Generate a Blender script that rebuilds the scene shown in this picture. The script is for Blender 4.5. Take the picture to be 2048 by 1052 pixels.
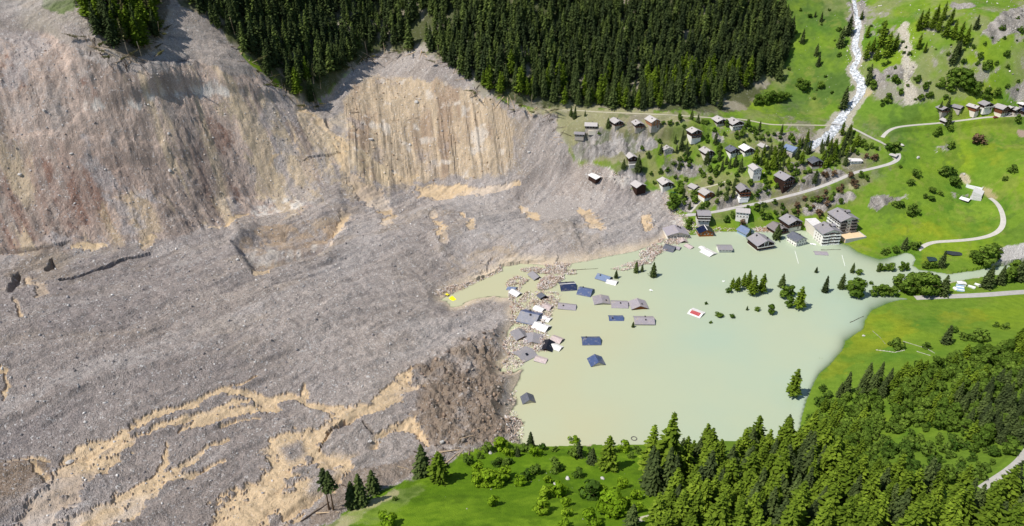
import bpy, bmesh, math, random
import numpy as np
from mathutils import Vector, Matrix, Euler
SC = bpy.context.scene
for o in list(bpy.data.objects): bpy.data.objects.remove(o)
COL = SC.collection
rnd = random.Random(7)
# ------------------------------------------------------------------ camera
CAM_Z, PITCH, FPX = 295.0, math.radians(30.0), 1500.0     # metres above the lake, downward pitch, focal length in photo pixels
cd = bpy.data.cameras.new('camera'); cam = bpy.data.objects.new('camera', cd); COL.objects.link(cam)
cam.location = (0, 0, CAM_Z); cam.rotation_euler = (math.radians(90) - PITCH, 0, 0)
cd.sensor_fit = 'HORIZONTAL'; cd.sensor_width = 36; cd.lens = 36 * FPX / 2048; cd.clip_start = 1; cd.clip_end = 20000
SC.camera = cam
# ------------------------------------------------------------------ light
SUN_EL, SUN_AZ = math.radians(56), math.radians(-116)      # azimuth from +Y (away from camera), negative = left
w = bpy.data.worlds.new('World'); SC.world = w; w.use_nodes = True
nt = w.node_tree; nt.nodes.clear()
wo = nt.nodes.new('ShaderNodeOutputWorld'); bg = nt.nodes.new('ShaderNodeBackground'); sk = nt.nodes.new('ShaderNodeTexSky')
sk.sky_type = 'NISHITA'; sk.sun_disc = False; sk.sun_elevation = SUN_EL; sk.sun_rotation = SUN_AZ; sk.altitude = 1500
bg.inputs['Strength'].default_value = 0.11
nt.links.new(sk.outputs[0], bg.inputs[0]); nt.links.new(bg.outputs[0], wo.inputs[0])
sd = bpy.data.lights.new('sun', 'SUN'); sun = bpy.data.objects.new('sun', sd); COL.objects.link(sun)
sd.energy = 4.3; sd.angle = math.radians(0.53); sd.color = (1.0, 0.955, 0.89)
sdir = Vector((math.sin(SUN_AZ) * math.cos(SUN_EL), math.cos(SUN_AZ) * math.cos(SUN_EL), math.sin(SUN_EL)))
sun.rotation_euler = sdir.to_track_quat('Z', 'Y').to_euler(); sun.location = (-200, 300, 600)
SC.view_settings.view_transform = 'Standard'; SC.view_settings.look = 'None'
SC.view_settings.exposure = 0.26; SC.view_settings.gamma = 1.0; SC.view_settings.use_curve_mapping = False
SC.cycles.max_bounces = 6; SC.cycles.transparent_max_bounces = 8

# ------------------------------------------------------------------ projection helpers
cp, sp = math.cos(PITCH), math.sin(PITCH)
def project(x, y, z):
    """world -> photo pixel (2048x1052) and depth along the lens axis"""
    dz = z - CAM_Z
    d = y * cp - dz * sp
    d = np.maximum(d, 1.0)
    return 1024 + FPX * x / d, 526 - FPX * (y * sp + dz * cp) / d, d
def ray(px, py):
    a = (px - 1024) / FPX; b = -(py - 526) / FPX
    return np.array([a, cp + b * sp, -sp + b * cp])
def at_z(px, py, z):
    r = ray(px, py); t = (CAM_Z - z) / -r[2]
    return r * t + np.array([0, 0, CAM_Z])

# ------------------------------------------------------------------ numpy noise
_TB = np.random.RandomState(5).rand(1 << 20).astype(np.float32)
def vnoise(x, y, seed=0):
    x0 = np.floor(x); y0 = np.floor(y); fx = (x - x0).astype(np.float32); fy = (y - y0).astype(np.float32)
    ix = x0.astype(np.int32) + np.int32(seed * 57 + 5000); iy = y0.astype(np.int32) + np.int32(seed * 131 + 5000)
    fx = fx * fx * (3 - 2 * fx); fy = fy * fy * (3 - 2 * fy)
    r0 = (iy & 1023) << 10; r1 = ((iy + 1) & 1023) << 10; c0 = ix & 1023; c1 = (ix + 1) & 1023
    a = _TB[r0 | c0]; b = _TB[r0 | c1]; c = _TB[r1 | c0]; d = _TB[r1 | c1]
    t = a + (b - a) * fx; u = c + (d - c) * fx
    return t + (u - t) * fy
def fbm(x, y, scale, octv=4, seed=0, gain=0.5):
    """-1..1"""
    r = 0; amp = 1; tot = 0; f = 1.0 / scale
    for o in range(octv):
        r = r + amp * (vnoise(x * f + 17.3 * o, y * f - 9.1 * o, seed + o) * 2 - 1); tot += amp; amp *= gain; f *= 2.03
    return r / tot
def ridged(x, y, scale, octv=3, seed=0):
    r = 0; amp = 1; tot = 0; f = 1.0 / scale
    for o in range(octv):
        r = r + amp * (1 - np.abs(vnoise(x * f + 5.3 * o, y * f + 3.7 * o, seed + o) * 2 - 1)); tot += amp; amp *= .5; f *= 2.1
    return r / tot
def sstep(a, b, x):
    t = np.clip((x - a) / (b - a), 0, 1); return t * t * (3 - 2 * t)

# ------------------------------------------------------------------ survey raster: outlines read off the photograph, later laid onto the ground
RX0, RY0, RS, RW, RH = -600, -700, 2, 1650, 1100
_cx = RX0 + RS * np.arange(RW); _cy = RY0 + RS * np.arange(RH)
def poly_mask(pts, win=(0, RW, 0, RH)):
    i0_, i1_, j0_, j1_ = win; m = np.zeros((j1_ - j0_, i1_ - i0_), np.float32); P = np.array(pts, float)
    ya = max(j0_, int((P[:, 1].min() - RY0) / RS)); yb = min(j1_, int((P[:, 1].max() - RY0) / RS) + 2)
    Q = np.roll(P, -1, 0); x1, y1, x2, y2 = P[:, 0], P[:, 1], Q[:, 0], Q[:, 1]
    for j in range(ya, yb):
        y = _cy[j] + .01; e = (y1 > y) != (y2 > y)
        xs = np.sort(x1[e] + (y - y1[e]) * (x2[e] - x1[e]) / (y2[e] - y1[e]))
        for a, b in zip(xs[::2], xs[1::2]):
            i0 = int(np.ceil((a - RX0) / RS)) - i0_; i1 = int(np.floor((b - RX0) / RS)) + 1 - i0_
            m[j - j0_, max(0, i0):max(0, i1)] = 1
    return m
def blur(m, r):
    """two box passes each way, radius r in photo pixels"""
    k = max(1, int(r / RS))
    for ax in (0, 1):
        for _ in range(2):
            p = np.pad(m, [(k + 1, k) if a == ax else (0, 0) for a in (0, 1)], mode='edge')
            c = np.cumsum(p, axis=ax, dtype=np.float64)
            m = ((c[2 * k + 1:] - c[:-2 * k - 1]) if ax == 0 else (c[:, 2 * k + 1:] - c[:, :-2 * k - 1])) / (2 * k + 1)
    return m.astype(np.float32)
def line_dist(pts, closed=False, widths=None, reach=120):
    """distance in photo pixels to a polyline; with widths: distance / half-width"""
    D = np.full((RH, RW), 1e4, np.float32); P = [np.array(p, float) for p in pts]
    seq = list(range(len(P) - 1)) + ([len(P) - 1] if closed else [])
    for i in seq:
        a, b = P[i], P[(i + 1) % len(P)]
        j0 = max(0, int((min(a[1], b[1]) - reach - RY0) / RS)); j1 = min(RH, int((max(a[1], b[1]) + reach - RY0) / RS) + 1)
        i0 = max(0, int((min(a[0], b[0]) - reach - RX0) / RS)); i1 = min(RW, int((max(a[0], b[0]) + reach - RX0) / RS) + 1)
        if j1 <= j0 or i1 <= i0: continue
        X = _cx[None, i0:i1] - a[0]; Y = _cy[j0:j1, None] - a[1]; d = b - a; L = max(d @ d, 1e-6)
        t = np.clip((X * d[0] + Y * d[1]) / L, 0, 1)
        dist = np.hypot(X - t * d[0], Y - t * d[1])
        if widths is not None:
            w = widths[i] + (widths[(i + 1) % len(P)] - widths[i]) * t; dist = dist / (w * .5)
        D[j0:j1, i0:i1] = np.minimum(D[j0:j1, i0:i1], dist)
    return D
def signed(pts, reach=160):
    d = np.minimum(line_dist(pts, True, None, reach), reach); return np.where(poly_mask(pts) > .5, -d, d)
def sample(m, px, py, x0=RX0, y0=RY0):
    u = np.clip((px - x0) / RS, 0, m.shape[1] - 1.01); v = np.clip((py - y0) / RS, 0, m.shape[0] - 1.01)
    i = u.astype(np.int32); j = v.astype(np.int32); fu = u - i; fv = v - j
    return (m[j, i] * (1 - fu) + m[j, i + 1] * fu) * (1 - fv) + (m[j + 1, i] * (1 - fu) + m[j + 1, i + 1] * fu) * fv

# ------------------------------------------------------------------ levelled points: photo pixel + height above the lake
LEVELS = [
 # lake ring and bed
 (900,590,3),(1000,540,0),(1130,530,1),(1250,515,1),(1340,480,1),(1400,465,0),(1500,455,1),(1580,455,1),(1650,480,-1),(1720,490,1),(1780,520,0),(1830,510,1),
 (1830,590,0),(1740,620,0),(1690,680,0),(1640,760,0),(1610,850,0),(1550,860,-1),(1300,880,0),(1150,880,-1),(1050,880,1),(1030,780,2),(1050,700,0),(1200,700,-2),(1400,650,-2),(1400,800,-2),(1600,600,-2),
 # debris tongue and lobe
 (1300,430,6),(1200,440,9),(1200,380,12),(1100,480,7),(1000,500,5),(950,450,10),(850,420,14),(800,500,14),(700,560,19),(850,600,7.5),(860,570,7),(820,560,11),(950,620,6),(1000,640,4),(900,700,11),(800,750,14),
 (600,600,28),(500,700,32),(700,700,21),(300,650,40),(300,800,37),(100,600,48),(100,800,45),(0,700,50),(500,800,27),(650,820,19),(750,830,15),(850,850,10),(950,850,7),(1000,800,5),(900,780,8),(960,690,6),
 (600,900,19),(500,1000,22),(400,900,26),(200,900,34),(100,1000,34),(300,1050,28),(620,1040,23),(-150,800,55),(-150,1050,42),(0,900,40),(-200,600,58),
 # foot of the far wall
 (0,500,50),(100,500,48),(200,495,44),(300,480,40),(400,460,36),(450,440,33),(520,400,30),(600,420,24),(650,440,22),(480,470,30),(560,560,27),(700,420,19),(800,365,19),(900,370,15),(1030,365,15),(1100,350,17),(1150,345,18),(-200,500,60),
 # rims of the scarps
 (0,60,165),(100,120,148),(200,170,130),(280,150,132),(370,125,130),(450,150,118),(550,190,93),(650,230,70),(700,300,50),(720,170,84),(760,130,92),(860,165,84),(950,190,76),(1030,220,66),(1110,230,60),(1120,300,38),(1150,330,24),(-200,60,175),
 # wooded slope along the top of the frame
 (-200,-20,195),(0,0,182),(200,0,178),(450,0,165),(700,0,146),(1000,0,145),(1200,0,142),(1500,0,140),(1710,0,140),(2040,0,150),(2250,0,155),(1200,215,64),(1480,215,62),
 # village spur
 (1180,270,53),(1180,312,31),(1260,335,29),(1290,375,14),(1240,345,26),(1350,385,13),(1420,400,14),(1400,450,3),(1500,410,14),(1590,375,24),(1670,358,30),(1800,315,42),(1500,345,32),(1570,370,24),(1632,330,36),(1500,300,44),
 (1390,275,50),(1300,250,58),(1450,250,58),(1200,225,63),(1560,250,57),(1400,340,27),(1340,310,37),
 # meadows and the stream fan
 (1720,470,3),(1690,440,6),(1900,450,12),(1950,385,25),(1850,390,25),(1760,400,20),(1760,280,52),(1900,250,62),(2030,225,73),(1680,250,56),(1700,190,74),(1710,80,112),(1900,100,118),(1600,200,66),(2040,120,115),(2040,320,52),(2040,430,22),(2040,490,9),
 (1900,510,3),(1990,520,4),(2200,400,40),(2200,250,75),
 # near hillside
 (650,1052,26),(780,975,16),(880,930,10),(960,895,6),(1000,890,5),(1100,893,5),(1200,893,5),(1290,895,6),(750,1052,33),(1000,1000,27),(1000,1052,41),(1200,1000,29),(1200,1052,43),(1300,1000,32),(1400,1052,52),(1400,900,11),(1450,872,4),(1550,900,11),
 (1600,872,3),(1600,1000,44),(1700,1050,62),(1700,900,24),(1700,800,7),(1800,750,13),(1800,850,30),(1800,950,50),(1900,700,13),(1900,800,34),(1900,900,52),(2000,650,11),(2040,750,34),(2040,900,62),(2040,1050,85),(2000,1000,74),(1850,1050,72),
 (1800,650,5),(1950,640,8),(2048,600,5),(1950,590,3),(1850,600,1),(2048,560,2),(2250,700,36),(2250,900,75),(2250,560,5)]
_w = np.array([at_z(*p) for p in LEVELS])
_far = [(x, y, z + (70 if x < -300 else 0)) for x in (-1000, -500, 0, 500, 1000) for y, z in ((980, 270), (1350, 500), (1900, 780))]
_near = [(x, y, z + (35 if x > 60 else 0)) for x in (-260, -60, 140, 330) for y, z in ((120, 55), (0, 85))]
_w = np.vstack([_w, np.array(_far, float), np.array(_near, float)])
def tps_fit(P, Z, lam):
    n = len(P); d = np.hypot(P[:, None, 0] - P[None, :, 0], P[:, None, 1] - P[None, :, 1])
    K = np.where(d > 0, d * d * np.log(d + 1e-12), 0) + lam * np.eye(n)
    Q = np.hstack([np.ones((n, 1)), P]); A = np.zeros((n + 3, n + 3)); A[:n, :n] = K; A[:n, n:] = Q; A[n:, :n] = Q.T
    return np.linalg.solve(A, np.concatenate([Z, np.zeros(3)]))
_P = _w[:, :2] / 100.0; _tw = tps_fit(_P, _w[:, 2], 0.01)
def tps(x, y):
    X = x / 100.0; Y = y / 100.0; r = np.full(X.shape, _tw[-3]) + _tw[-2] * X + _tw[-1] * Y
    for i in range(len(_P)):
        d2 = (X - _P[i, 0]) ** 2 + (Y - _P[i, 1]) ** 2
        r += _tw[i] * np.where(d2 > 0, .5 * d2 * np.log(d2 + 1e-12), 0)
    return r
GX0, GY0, GS = -1500., -20., 5.0
_gx = GX0 + GS * np.arange(601); _gy = GY0 + GS * np.arange(410)
_base = tps(*np.meshgrid(_gx, _gy))
def base_z(x, y):
    u = np.clip((x - GX0) / GS, 1, 598.99); v = np.clip((y - GY0) / GS, 1, 407.99)
    i = u.astype(int); j = v.astype(int); fu = u - i; fv = v - j
    def cub(p0, p1, p2, p3, t): return p1 + .5 * t * (p2 - p0 + t * (2 * p0 - 5 * p1 + 4 * p2 - p3 + t * (3 * (p1 - p2) + p3 - p0)))
    rows = [cub(*[_base[j + dj, i + di] for di in (-1, 0, 1, 2)], fu) for dj in (-1, 0, 1, 2)]
    return cub(*rows, fv)
# ------------------------------------------------------------------ outlines read off the photograph
LAKE = [(893,594),(880,588),(920,574),(958,557),(998,542),(1004,530),(1040,523),(1100,529),(1140,525),(1180,516),(1230,506),(1280,494),(1318,482),(1332,472),(1368,470),
 (1395,468),(1440,460),(1472,463),(1500,468),(1522,464),(1550,466),(1572,462),(1600,456),(1640,464),(1655,474),(1682,486),(1700,492),(1716,505),(1735,512),(1760,520),(1790,511),(1812,502),(1828,505),
 (1832,518),(1826,532),(1838,540),(1900,545),(1958,535),(2000,523),(2100,508),(2300,490),(2300,522),(2100,540),(1990,549),(1950,555),(1890,566),(1850,572),(1800,584),(1786,594),(1826,598),(1800,600),
 (1780,605),(1744,620),(1732,640),(1728,655),(1702,674),(1691,680),(1684,700),(1665,725),(1641,745),(1630,765),(1615,800),(1606,830),(1600,850),(1596,874),(1400,884),(1290,890),(1200,889),(1100,892),
 (1047,889),(1040,876),(1030,865),(1048,846),(1040,836),(1016,824),(1034,800),(1024,778),(1038,752),(1046,735),(1028,742),(1000,735),(1020,706),(1010,682),(1016,656),(1030,640),(1020,620),(1030,606),(1020,596),(985,589),(955,594),(925,602),(903,604)]
DEBRIS = [(-700,1500),(-700,-250),(300,-250),(345,-60),(352,10),(372,8),(420,40),(470,95),(520,150),(570,178),(622,212),(660,195),(695,145),(750,108),(800,100),(850,104),(900,130),(960,188),
 (1040,210),(1110,232),(1135,300),(1150,326),(1200,332),(1235,345),(1262,378),(1330,386),(1338,415),(1372,440),(1360,468),(1300,560),(1100,620),(1060,740),(1070,880),(1040,888),(1000,888),(960,895),(900,925),(850,948),(780,975),(700,1020),(640,1052),(560,1110),(500,1500)]
SCARP = [(690,200),(700,170),(740,152),(800,150),(880,165),(950,185),(1005,215),(1030,260),(1035,310),(1020,345),(960,355),(880,352),(820,365),(770,380),(720,350),(690,290)]
LEFTWALL = [(-600,90),(0,62),(90,70),(150,100),(240,140),(310,145),(385,118),(470,145),(560,175),(640,235),(690,290),(700,330),(640,380),(620,425),(520,430),(430,450),(380,470),(290,492),(140,498),(0,512),(-600,540)]
BROWN = [(1020,645),(1035,660),(1015,690),(1000,715),(1030,745),(1020,790),(1000,830),(1040,850),(1030,880),(960,890),(900,900),(860,890),(820,850),(850,790),(800,760),(830,740),(870,715),(930,675)]
CRATER = [(470,480),(520,455),(580,447),(640,440),(690,425),(690,440),(660,480),(640,505),(600,520),(540,538),(510,540),(480,505)]
BANKCLIFF = [(875,515),(960,500),(1000,490),(1060,500),(1110,505),(1115,525),(1040,522),(1000,528),(990,545),(950,560),(900,540)]
KNOLL = [(640,1052),(700,1020),(780,975),(850,948),(900,925),(960,897),(1000,890),(1100,892),(1290,892),(1330,950),(1330,1400),(500,1400),(540,1120)]
C = {}
def cols(s):
    a = np.array(s, float) / 255.0; return np.where(a <= .04045, a / 12.92, ((a + .055) / 1.055) ** 2.4)
# sand: centre line, widths (photo pixels)
SAND_LINES = [
 ([(512,753),(445,779),(376,808),(291,838),(239,866),(192,892),(161,925),(137,962),(100,1005),(60,1060)],[5,11,13,16,26,44,66,64,60,60]),
 ([(445,781),(496,788),(527,805),(547,818),(506,824),(445,829),(387,849),(355,862)],[10,14,18,18,16,14,13,8]),
 ([(500,806),(462,808),(410,825),(359,842),(308,856),(274,872),(235,895),(200,920)],[12,16,16,14,14,22,30,44]),
 ([(440,847),(480,840),(520,838)],[7,6,3]),
 ([(527,805),(560,800),(585,795),(612,806),(616,790),(610,772)],[10,14,16,16,12,6]),
 ([(612,806),(632,818),(660,822),(700,830),(740,826)],[10,16,20,30,26]),
 ([(822,742),(806,770),(790,792),(768,806),(740,822),(712,836),(680,852),(648,870),(612,890),(580,918),(560,950),(536,985),(505,1020),(460,1070)],[6,22,34,22,20,34,36,46,60,74,70,76,80,110]),
 ([(806,788),(840,783),(850,778)],[14,10,4]),
 ([(612,900),(650,930),(690,915),(740,880),(752,872)],[40,40,30,24,8]),
 ([(700,930),(655,958),(610,985),(580,1015)],[20,36,44,50]),
 ([(752,872),(790,862),(822,850),(845,870),(858,892)],[8,18,26,14,6]),
 ([(820,852),(838,866),(856,890)],[10,12,6]),
 ([(455,882),(420,900),(380,925),(345,950),(300,975),(240,1010),(180,1045),(120,1090)],[5,9,14,30,34,40,46,60]),
 ([(455,928),(400,945),(340,965),(300,990)],[5,9,16,18]),
 ([(330,885),(330,930),(300,965)],[8,20,20]),
 ([(-10,735),(12,740),(8,765),(-4,790)],[12,10,10,8]),
 ([(-10,915),(40,910),(95,916)],[10,9,5]),
 ([(60,925),(90,960),(110,990)],[14,18,20]),
 # shelves and fans at the foot of the scarps
 ([(790,352),(830,368),(880,378),(950,376),(1030,368)],[18,22,22,18,10]),
 ([(668,285),(690,330),(720,370),(755,400),(775,425),(770,438)],[14,26,34,34,36,24]),
 ([(690,430),(672,460),(650,500)],[24,20,8]),
 ([(420,452),(455,445),(500,434)],[6,10,5]),
 ([(145,496),(180,495),(210,490)],[8,12,5]),
 ([(285,492),(310,480)],[14,8]),
 ([(515,543),(535,540)],[10,6]),([(615,512),(645,506)],[10,6]),
 ([(55,560),(80,575),(70,590)],[12,22,8]),
 ([(870,435),(885,460),(890,490)],[20,26,14]),([(1040,412),(1065,428),(1080,438)],[12,18,8]),([(930,430),(950,460)],[10,14]),([(1165,425),(1190,440),(1200,455)],[18,24,10]),([(1285,425),(1295,450)],[12,14]),
 ([(600,205),(650,250),(690,290)],[10,12,14]),([(560,300),(540,330)],[5,6]),([(590,270),(600,310)],[4,5]),
 ([(980,560),(965,545)],[10,6]),([(28,600),(40,640)],[8,10]),
 ([(800,365),(835,350)],[14,10])]
RUST = [[(0,330),(110,315),(120,430),(110,490),(0,495)],[(130,350),(210,330),(240,420),(180,450),(140,440)],[(140,150),(190,160),(230,200),(200,215),(145,190)],[(360,290),(400,240),(480,270),(490,290),(430,320),(350,325)],[(385,330),(430,330),(475,350),(480,420),(420,440),(395,400)],[(10,120),(40,120),(45,190),(15,190)]]
PALE = [[(150,190),(215,205),(300,190),(345,175),(400,165),(460,170),(500,185),(470,198),(400,190),(340,208),(260,222),(170,222)],[(480,290),(520,285),(500,310)],[(505,405),(560,408),(625,405),(640,420),(560,425),(500,430)],[(480,500),(500,490),(545,520),(600,508),(640,500),(620,520),(520,535)],[(700,330),(760,345),(800,360),(740,360)],[(1330,400),(1345,420),(1375,440),(1400,455),(1370,462),(1340,440)],[(1160,325),(1240,345),(1290,372),(1255,372),(1180,352)]]
ROCK = [[(1138,305),(1150,282),(1180,272),(1215,268),(1250,276),(1300,272),(1320,288),(1300,302),(1262,308),(1240,312),(1212,318),(1160,322)],
 [(1212,360),(1240,337),(1275,335),(1297,352),(1300,368),(1270,378),(1225,372)],[(1322,330),(1352,322),(1400,330),(1425,342),(1400,350),(1330,352)],
 [(1590,372),(1620,350),(1660,335),(1700,340),(1690,352),(1640,368),(1600,384)],[(1425,400),(1470,388),(1500,398),(1470,415),(1430,420)],[(1360,395),(1385,390),(1395,415),(1375,430),(1355,415)],
 [(1600,425),(1650,395),(1700,378),(1722,388),(1690,404),(1640,428),(1610,436)],[(1535,268),(1560,262),(1600,268),(1612,280),(1585,290),(1550,285)],[(1560,330),(1600,322),(1620,340),(1600,352),(1570,345)],
 [(1760,135),(1800,128),(1830,145),(1810,165),(1770,160)],[(1738,130),(1775,150),(1770,175),(1745,172)],[(1735,410),(1750,392),(1800,390),(1825,384),(1820,396),(1770,410),(1745,422)],[(1880,400),(1905,388),(1940,385),(1935,396),(1890,402)],
 [(1955,70),(2000,30),(2048,10),(2100,20),(2060,60),(1990,88)],[(1840,45),(1880,55),(1870,66),(1842,60)],[(1900,10),(1960,5),(1950,16),(1905,22)],[(1690,40),(1700,0),(1735,0),(1730,40),(1718,60)],[(2010,180),(2050,165),(2080,190),(2030,205)],[(1865,300),(1890,290),(1900,300),(1875,306)],[(1920,345),(1935,350),(1935,366),(1920,362)],
 [(1500,370),(1530,365),(1540,395),(1510,400)],[(1420,260),(1450,268),(1450,290),(1425,285)]]
SCREE = ([(1808,50),(1812,95),(1818,130),(1812,150),(1818,180),(1822,194)],[14,24,26,10,26,28])
STREAM = ([(1706,-12),(1712,30),(1716,55),(1710,90),(1716,118),(1706,140),(1720,162),(1722,182),(1708,205),(1690,225),(1678,245),(1662,268),(1640,284),(1618,298)],[6,7,11,12,10,13,13,17,15,15,22,20,18,10])
TRACKS = {  # name: centre line, width in metres
 'forest_track': ([(1090,220),(1140,220),(1200,224),(1250,226),(1300,228),(1360,231),(1430,236),(1480,238),(1510,243),(1540,249),(1600,250),(1668,251)],2.6),
 'stream_lane': ([(1690,252),(1705,256),(1725,266),(1745,277),(1760,283),(1778,293),(1792,303)],3.2),
 'hamlet_road': ([(1762,281),(1766,270),(1776,260),(1795,254),(1830,250),(1880,246),(1930,240),(1980,234),(2060,231),(2200,228)],3.4),
 'village_road': ([(1792,303),(1803,311),(1800,319),(1780,328),(1740,338),(1706,346),(1680,358),(1640,374),(1600,386),(1560,396),(1520,406),(1480,413),(1440,422),(1400,428),(1366,432)],4.2),
 'meadow_lane': ([(1975,394),(1992,402),(2002,418),(2008,438),(2005,456),(1985,470),(1950,478),(1905,482),(1868,484),(1848,490),(1832,504)],4.0),
 'valley_road': ([(1826,596),(1870,594),(1920,592),(1980,589),(2048,584),(2200,578)],5.4),
 'hillside_lane': ([(1958,980),(1985,962),(2010,946),(2035,926),(2052,905),(2085,860)],3.0),
 'foot_path': ([(1270,1042),(1300,1034),(1345,1026),(1400,1020)],2.6)}
POND_G = [(1338,382),(1345,378),(1368,377),(1375,381),(1362,387),(1346,387)]
POND_A = [(1888,500),(1900,497),(1922,498),(1930,503),(1922,511),(1905,512),(1893,508)]
POND_B = [(1854,514),(1872,512),(1874,522),(1858,524)]

# ------------------------------------------------------------------ ground sheet
NC, NYR = 900, []
y = 118.0
while y < 2050: NYR.append(y); y += 1.0 if y < 885 else (1.0 + (y - 885) * .09)
NYR = np.array(NYR); S = np.linspace(-1, 1, NC)
S = np.sign(S) * (np.abs(S) + np.clip(np.abs(S) - .965, 0, 1) * 45)     # outermost columns run out to the valley sides
GXX = S[None, :] * ((93 + .54 * NYR) * 1.2)[:, None]; GYY = np.repeat(NYR[:, None], NC, 1)
X = GXX.ravel(); Y = GYY.ravel()
Z = base_z(X, Y)
px, py, dep = project(X, Y, Z)
n1 = fbm(X, Y, 14, 4, 11); n2 = fbm(X, Y, 14, 4, 23); n3 = fbm(X, Y, 60, 3, 31); n4 = fbm(X, Y, 4, 3, 41)
def M(pts, soft=5, warp=8):
    P = np.array(pts, float); pad = soft * 2.2 + 6
    i0 = max(0, int((P[:, 0].min() - pad - RX0) / RS)); i1 = min(RW, int((P[:, 0].max() + pad - RX0) / RS) + 2)
    j0 = max(0, int((P[:, 1].min() - pad - RY0) / RS)); j1 = min(RH, int((P[:, 1].max() + pad - RY0) / RS) + 2)
    r = blur(poly_mask(pts, (i0, i1, j0, j1)), soft); out = np.zeros(len(px), np.float32)
    dx, dy = warp * n1, warp * n2 * .7
    xa = px + dx; ya = py + dy
    if i0 == 0: xa = np.maximum(xa, RX0 + 1)
    if j0 == 0: ya = np.maximum(ya, RY0 + 1)
    if j1 == RH: ya = np.minimum(ya, RY0 + RS * RH - 4)
    if i1 == RW: xa = np.minimum(xa, RX0 + RS * RW - 4)
    k = np.nonzero((xa > RX0 + i0 * RS) & (xa < RX0 + (i1 - 2) * RS) & (ya > RY0 + j0 * RS) & (ya < RY0 + (j1 - 2) * RS))[0]
    out[k] = sample(r, xa[k], ya[k], RX0 + i0 * RS, RY0 + j0 * RS); return out
NF = fbm(X, Y, 9, 6, 15, .72); NF2 = fbm(X, Y, 30, 6, 16, .7)
def MC(pts, soft=5, warp=8):
    """outline with a torn, crisp edge"""
    m = M(pts, soft, warp); return sstep(.40, .60, m + 5.0 * m * (1 - m) * (.75 * NF + .45 * NF2))
def L(line, warp=5, reach=90):
    P = np.array(line[0], float); R = max(line[1]) * 1.6 + 12; out = np.full(len(px), 9., np.float32)
    xa = px + warp * n1; ya = py + warp * .7 * n2
    k = np.nonzero((xa > P[:, 0].min() - R) & (xa < P[:, 0].max() + R) & (ya > P[:, 1].min() - R) & (ya < P[:, 1].max() + R))[0]
    x_, y_ = xa[k], ya[k]; D = np.full(len(k), 9., np.float32)
    for i in range(len(P) - 1):
        a, b = P[i], P[i + 1]; d = b - a; t = np.clip(((x_ - a[0]) * d[0] + (y_ - a[1]) * d[1]) / max(d @ d, 1e-6), 0, 1)
        D = np.minimum(D, np.hypot(x_ - a[0] - t * d[0], y_ - a[1] - t * d[1]) / (.5 * (line[1][i] + (line[1][i + 1] - line[1][i]) * t)))
    out[k] = D; return out
def rot(a): c, s = math.cos(math.radians(a)), math.sin(math.radians(a)); return X * c + Y * s, -X * s + Y * c
deb = M(DEBRIS, 4, 10); wall = M(LEFTWALL, 10, 14); scarp = M(SCARP, 8, 8); brown = M(BROWN, 8, 12); crater = M(CRATER, 6, 6); bank = M(BANKCLIFF, 6, 8)
rockm = np.zeros_like(X)
for p in ROCK: rockm = np.maximum(rockm, M(p, 4, 9))
# --- relief
Z = Z + 3.0 * n3 * (1 - deb) * sstep(5, 40, Z)
Z = Z + deb * (1.3 * fbm(X, Y, 45, 4, 51) + .35 * n4)
u, v = rot(46); v = v + 9 * n3 + 3 * n1; lobe = deb * (1 - wall) * (1 - scarp) * (1 - brown)
Z = Z + lobe * (4.5 * fbm(u / 3, v, 60, 3, 66) + 2.6 * fbm(u / 5, v, 18, 4, 61) + 1.5 * fbm(u / 5, v, 4.5, 3, 63) + 1.2 * fbm(X, Y, 6, 4, 64, .6) + 1.1 * (ridged(u / 6, v, 22, 3, 65) - .6))
u, v = rot(36); uw = u + 5 * n3 + 2 * n1
gul = ridged(uw, v / 12, 9, 3, 71)
gmix = sstep(-.25, .35, fbm(X, Y, 45, 3, 74))
Z = Z + wall * ((3.0 * gul - 1.7) * (.15 + .85 * gmix) + 5.5 * fbm(u, v, 40, 4, 73) + 3.2 * np.abs(fbm(X, Y, 13, 5, 75, .6)) + .9 * n4)
u, v = rot(6); uw = u + 3 * n3 + 1.0 * n1 + .10 * v
gul2 = ridged(uw, v / 20, 6.2, 3, 81)
lowhalf = .35 + .65 * sstep(175, 255, py + 25 * n3)
Z = Z + scarp * ((5.2 * gul2 - 3.0) * lowhalf + 2.6 * fbm(u, v, 26, 4, 83) + .9 * np.abs(fbm(X, Y, 6, 3, 85)) + .5 * n4)
bil = np.abs(fbm(X, Y, 9, 4, 91))
Z = Z + brown * (6.2 * bil - 1.1 + 2.0 * fbm(X, Y, 3.2, 3, 93) + 2.2 * fbm(X, Y, 24, 2, 95) + 1.6 * (ridged(X, Y, 5, 3, 97) - .6))
def step(pts, h, soft, warp=6):
    global Z
    Z = Z + h * M(pts, soft, warp)
UP = [(-700,-700)]
step([(-700,-700),(-700,60),(0,58),(60,60),(120,72),(150,98),(190,108),(240,138),(275,150),(310,143),(350,128),(385,116),(412,133),(460,143),(520,152),(600,205),(660,190),(700,100),(760,-100),(900,-700)], 6.0, 4)
step([(130,100),(150,200),(215,212),(300,196),(350,180),(420,172),(500,190),(560,200),(600,205),(520,152),(412,133),(310,143)], 5.0, 5, 10)
step([(272,150),(300,146),(340,134),(384,118),(400,140),(392,176),(340,190),(300,190)], 4.0, 5, 8)
step([(-60,300),(120,310),(220,325),(340,320),(350,290),(200,280),(-60,270)], 3.0, 6, 14)
step([(680,160),(700,168),(740,150),(800,148),(880,163),(950,183),(1010,215),(1060,200),(1060,-200),(680,-200)], 4.0, 4)
Z = Z - 7.5 * crater * sstep(0, 1, M([(440,470),(520,462),(600,458),(690,445),(720,600),(440,600)], 8, 6)) * sstep(1, 0, M([(440,600),(500,545),(560,535),(640,505),(700,470),(800,700)], 8, 4))
step([(440,400),(470,478),(520,453),(580,445),(640,438),(690,424),(680,380),(560,400)], 3.0, 4, 5)
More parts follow.
